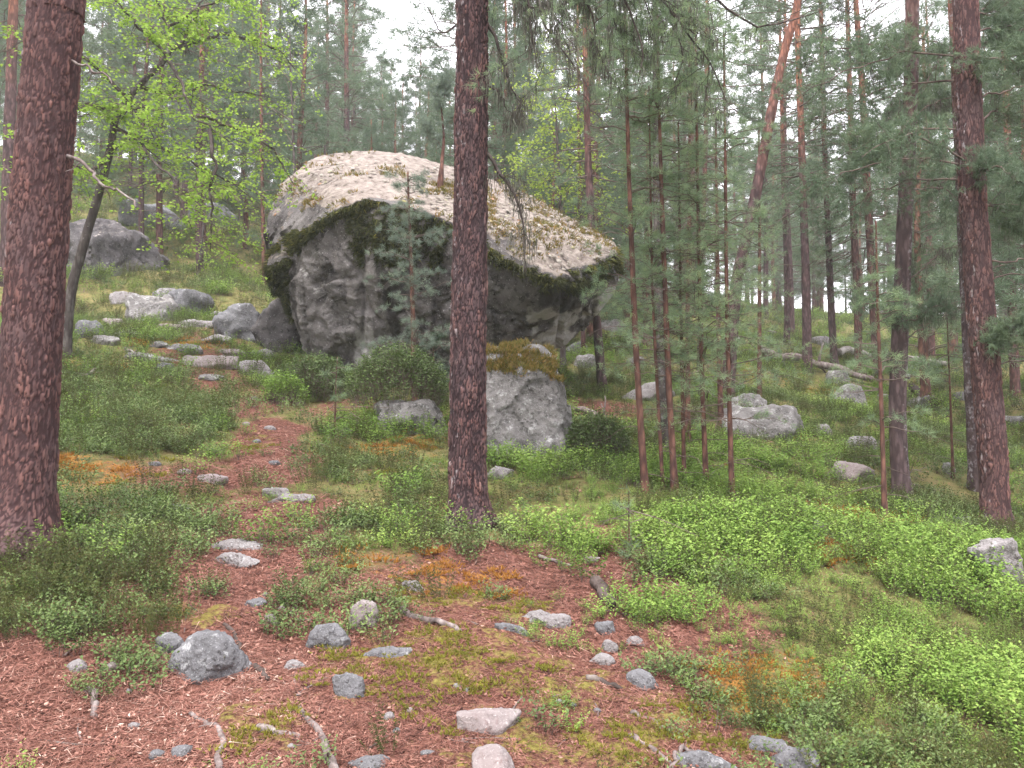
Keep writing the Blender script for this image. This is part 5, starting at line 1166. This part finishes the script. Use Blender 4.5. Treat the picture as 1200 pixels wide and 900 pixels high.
x, y = X[:, 0], X[:, 1]; lt = litter_m(x, y); om = np.maximum(orange_m(x, y), moss_m(x, y)); patch = fbm2(x, y, .7, 3, 60); cl_ = clear_of_rocks(X)
pb = bil_m(x, y); pdk = drk_m(x, y); near = sstep(11, 8, y)
prob = (np.clip(pb * 1.0 - .25 * pdk, 0, 1) * near + (1 - near) * (.36 + .28 * patch)) * (1 - .95 * lt * (1 - .6 * pb)) * (1 - .6 * om) * sstep(-.75, .1, patch + .25) + .14 * near * (1 - lt) * (1 - om)
k = lottery(prob) & cl_; P_, R_, S_ = place(rng, X[k], S[k]); S_ *= (.45 + .75 * sstep(-.3, .5, fbm2(X[k][:, 0], X[k][:, 1], 1.4, 2, 61)))
scatter('bilberry_cover', PC['bilberry'], P_, R_, S_, 'bright green bilberry covering the forest floor', 'bilberry'); nb_ = k.sum()
X, S = rings(rng, [(1.9, 4.5, 180, .85), (4.5, 8, 125, 1.0), (8, 14, 80, 1.1), (14, 24, 24, 1.5), (24, 45, 4, 2.4)])
x, y = X[:, 0], X[:, 1]; lt = litter_m(x, y); om = np.maximum(orange_m(x, y), moss_m(x, y)); patch = fbm2(x, y, .8, 3, 62); cl_ = clear_of_rocks(X); pdk = drk_m(x, y); pb = bil_m(x, y); near = sstep(11, 8, y)
prob = (np.clip(.95 * pdk + .22 * (1 - pb), 0, 1) * near + (1 - near) * (.36 - .25 * patch)) * (1 - .96 * lt * (1 - .8 * pdk)) * (1 - .6 * om) * sstep(-.7, .1, patch + .3)
k = lottery(prob) & cl_; P_, R_, S_ = place(rng, X[k], S[k])
scatter('lingonberry_cover', PC['lingon'], P_, R_, S_, 'dark green lingonberry covering the forest floor', 'lingonberry'); nl_ = k.sum()
X, S = rings(rng, [(1.9, 4.5, 110, .9), (4.5, 8, 60, 1.0), (8, 14, 40, 1.2), (14, 24, 12, 1.6), (24, 45, 3, 2.4)])
x, y = X[:, 0], X[:, 1]; lt = litter_m(x, y); patch = fbm2(x, y, .9, 3, 63); cl_ = clear_of_rocks(X); pdk = drk_m(x, y)
base = np.exp(-(((x - t2.location.x) / .45) ** 2 + ((y - t2.location.y + .15) / .35) ** 2)) + np.exp(-(((x - t1.location.x - .3) / .7) ** 2 + ((y - t1.location.y + .3) / .5) ** 2))
prob = (.45 * pdk + .14 + .25 * sstep(8, 12, y) + .8 * base) * (1 - .93 * lt * (1 - np.clip(base, 0, 1))) * sstep(-.5, .2, patch + .15)
k = lottery(prob) & cl_; P_, R_, S_ = place(rng, X[k], S[k]); scatter('heather_cover', PC['heather'], P_, R_, S_, 'brownish heather and crowberry on the forest floor', 'heather')
X, S = rings(rng, [(1.9, 4.5, 520, 1.0), (4.5, 8, 200, 1.4), (8, 16, 40, 2.4)]); x, y = X[:, 0], X[:, 1]
mm_ = moss_m(x, y); k = lottery(.9 * mm_ * sstep(-.4, .3, fbm2(x, y, 3, 3, 64))); P_, R_, S_ = place(rng, X[k], S[k], .2, .012); scatter('moss_cover', PC['moss'], P_, R_, S_, 'yellow-green moss cushions between the needle litter', 'moss')
k = lottery(1.0 * orange_m(x, y) * sstep(-.5, .2, fbm2(x, y, 3, 3, 65))); P_, R_, S_ = place(rng, X[k], S[k] * 1.2, .2, .015); scatter('orange_moss_cover', PC['orange'], P_, R_, S_, 'rusty orange moss on the forest floor', 'moss')
X, S = rings(rng, [(1.9, 3.5, 2300, .75), (3.5, 5.5, 1100, .9), (5.5, 9, 200, 1.3), (9, 13, 60, 1.8)]); x, y = X[:, 0], X[:, 1]
k = lottery((.12 + .95 * litter_m(x, y)) * (1 - .2 * moss_m(x, y)) * (1 - .5 * np.maximum(bil_m(x, y), drk_m(x, y)))); P_, R_, S_ = place(rng, X[k], S[k], .12, .004, True); scatter('needle_litter', PC['litter'], P_, R_, S_, 'red-brown fallen needles and dead leaves on the ground', 'litter')
print('ground z', ZZ.min(), ZZ.max()); print('cover', nb_, nl_, k.sum())

# bilberry mounds that stand out as single bushes
def bush(px, py, wpx, hpx, label, seed, mat, nst, onrock=None):
    rg = np.random.default_rng(seed); g = G(px, py); d = g[1]; Wd = wpx * d / FPX / 2; Hh = hpx * d / FPX
    o = empty('bilberry_bush', g, label, 'bush'); mb = MB(); C = []; Dd = []; tn = []
    for k in range(nst):
        a = rg.uniform(0, 6.28); q = math.sqrt(rg.random()); el = math.sqrt(max(0, 1 - q * q)); tip = np.array([math.cos(a) * q * Wd, math.sin(a) * q * Wd * .7 + Wd * .3, Hh * (.25 + .75 * el) * rg.uniform(.8, 1.1)])
        base = tip * np.array([.8, .8, 0]) + np.array([0, 0, max(0, tip[2] - .22)]); base[1] += .02
        sv = np.array([.0018, 0, 0]); mb.add(np.stack([base - sv, base + sv, tip]), [[0, 1, 2]], None, .1, 1); st = rg.normal(.45, .18)
        for f in np.linspace(.3, 1, 8):
            a2 = rg.uniform(0, 6.28); C.append(base + (tip - base) * f + rg.normal(0, .008, 3)); Dd.append([math.cos(a2), math.sin(a2), rg.uniform(.1, .8)]); tn.append(st * .6 + f * .35 + rg.normal(0, .07))
    V, T, tt = leaves(np.array(C), np.array(Dd), .028, rg, np.clip(tn, 0, 1), .6); mb.add(V, T, None, tt); mb.build('foliage', [M[mat], M['twig_wood']], o, False); return o
bush(362, 472, 104, 58, 'rounded bilberry mound beside the path below the huge boulder', 1, 'lingon_leaf', 900)
bush(330, 476, 60, 40, 'brighter bilberry clump on the path side of the rounded mound', 2, 'bilberry_leaf', 350)
o = bush(466, 492, 124, 74, 'dense bilberry cap draped over the low grey rock', 3, 'lingon_leaf', 1500); o.location.z += .10; o.location.y = r2.location.y - .18
bush(700, 545, 86, 60, 'dark bilberry mound beside the moss-capped rock', 4, 'lingon_leaf', 800)

# ------------------------------------------------------------------ haze
hz = NB('haze_air'); pv = hz.N.new('ShaderNodeVolumePrincipled'); pv.inputs['Color'].default_value = (.93, .95, .97, 1); pv.inputs['Density'].default_value = .0017; pv.inputs['Anisotropy'].default_value = .2
hz.lk(pv.outputs[0], hz.out.inputs['Volume'])
lo = np.array([-125, -60, float(ZZ.min()) - 1.5]); hi = np.array([125, 130, 50.0])
c8 = np.array([[lo[0] if i & 1 == 0 else hi[0], lo[1] if i & 2 == 0 else hi[1], lo[2] if i & 4 == 0 else hi[2]] for i in range(8)])
hzo = mk('haze', c8, None, [[0, 2, 3, 1], [4, 5, 7, 6], [0, 1, 5, 4], [2, 6, 7, 3], [0, 4, 6, 2], [1, 3, 7, 5]], hz.m, smooth=False)
tag(hzo, 'thin pale mist hanging in the forest air', 'haze', kind='stuff')
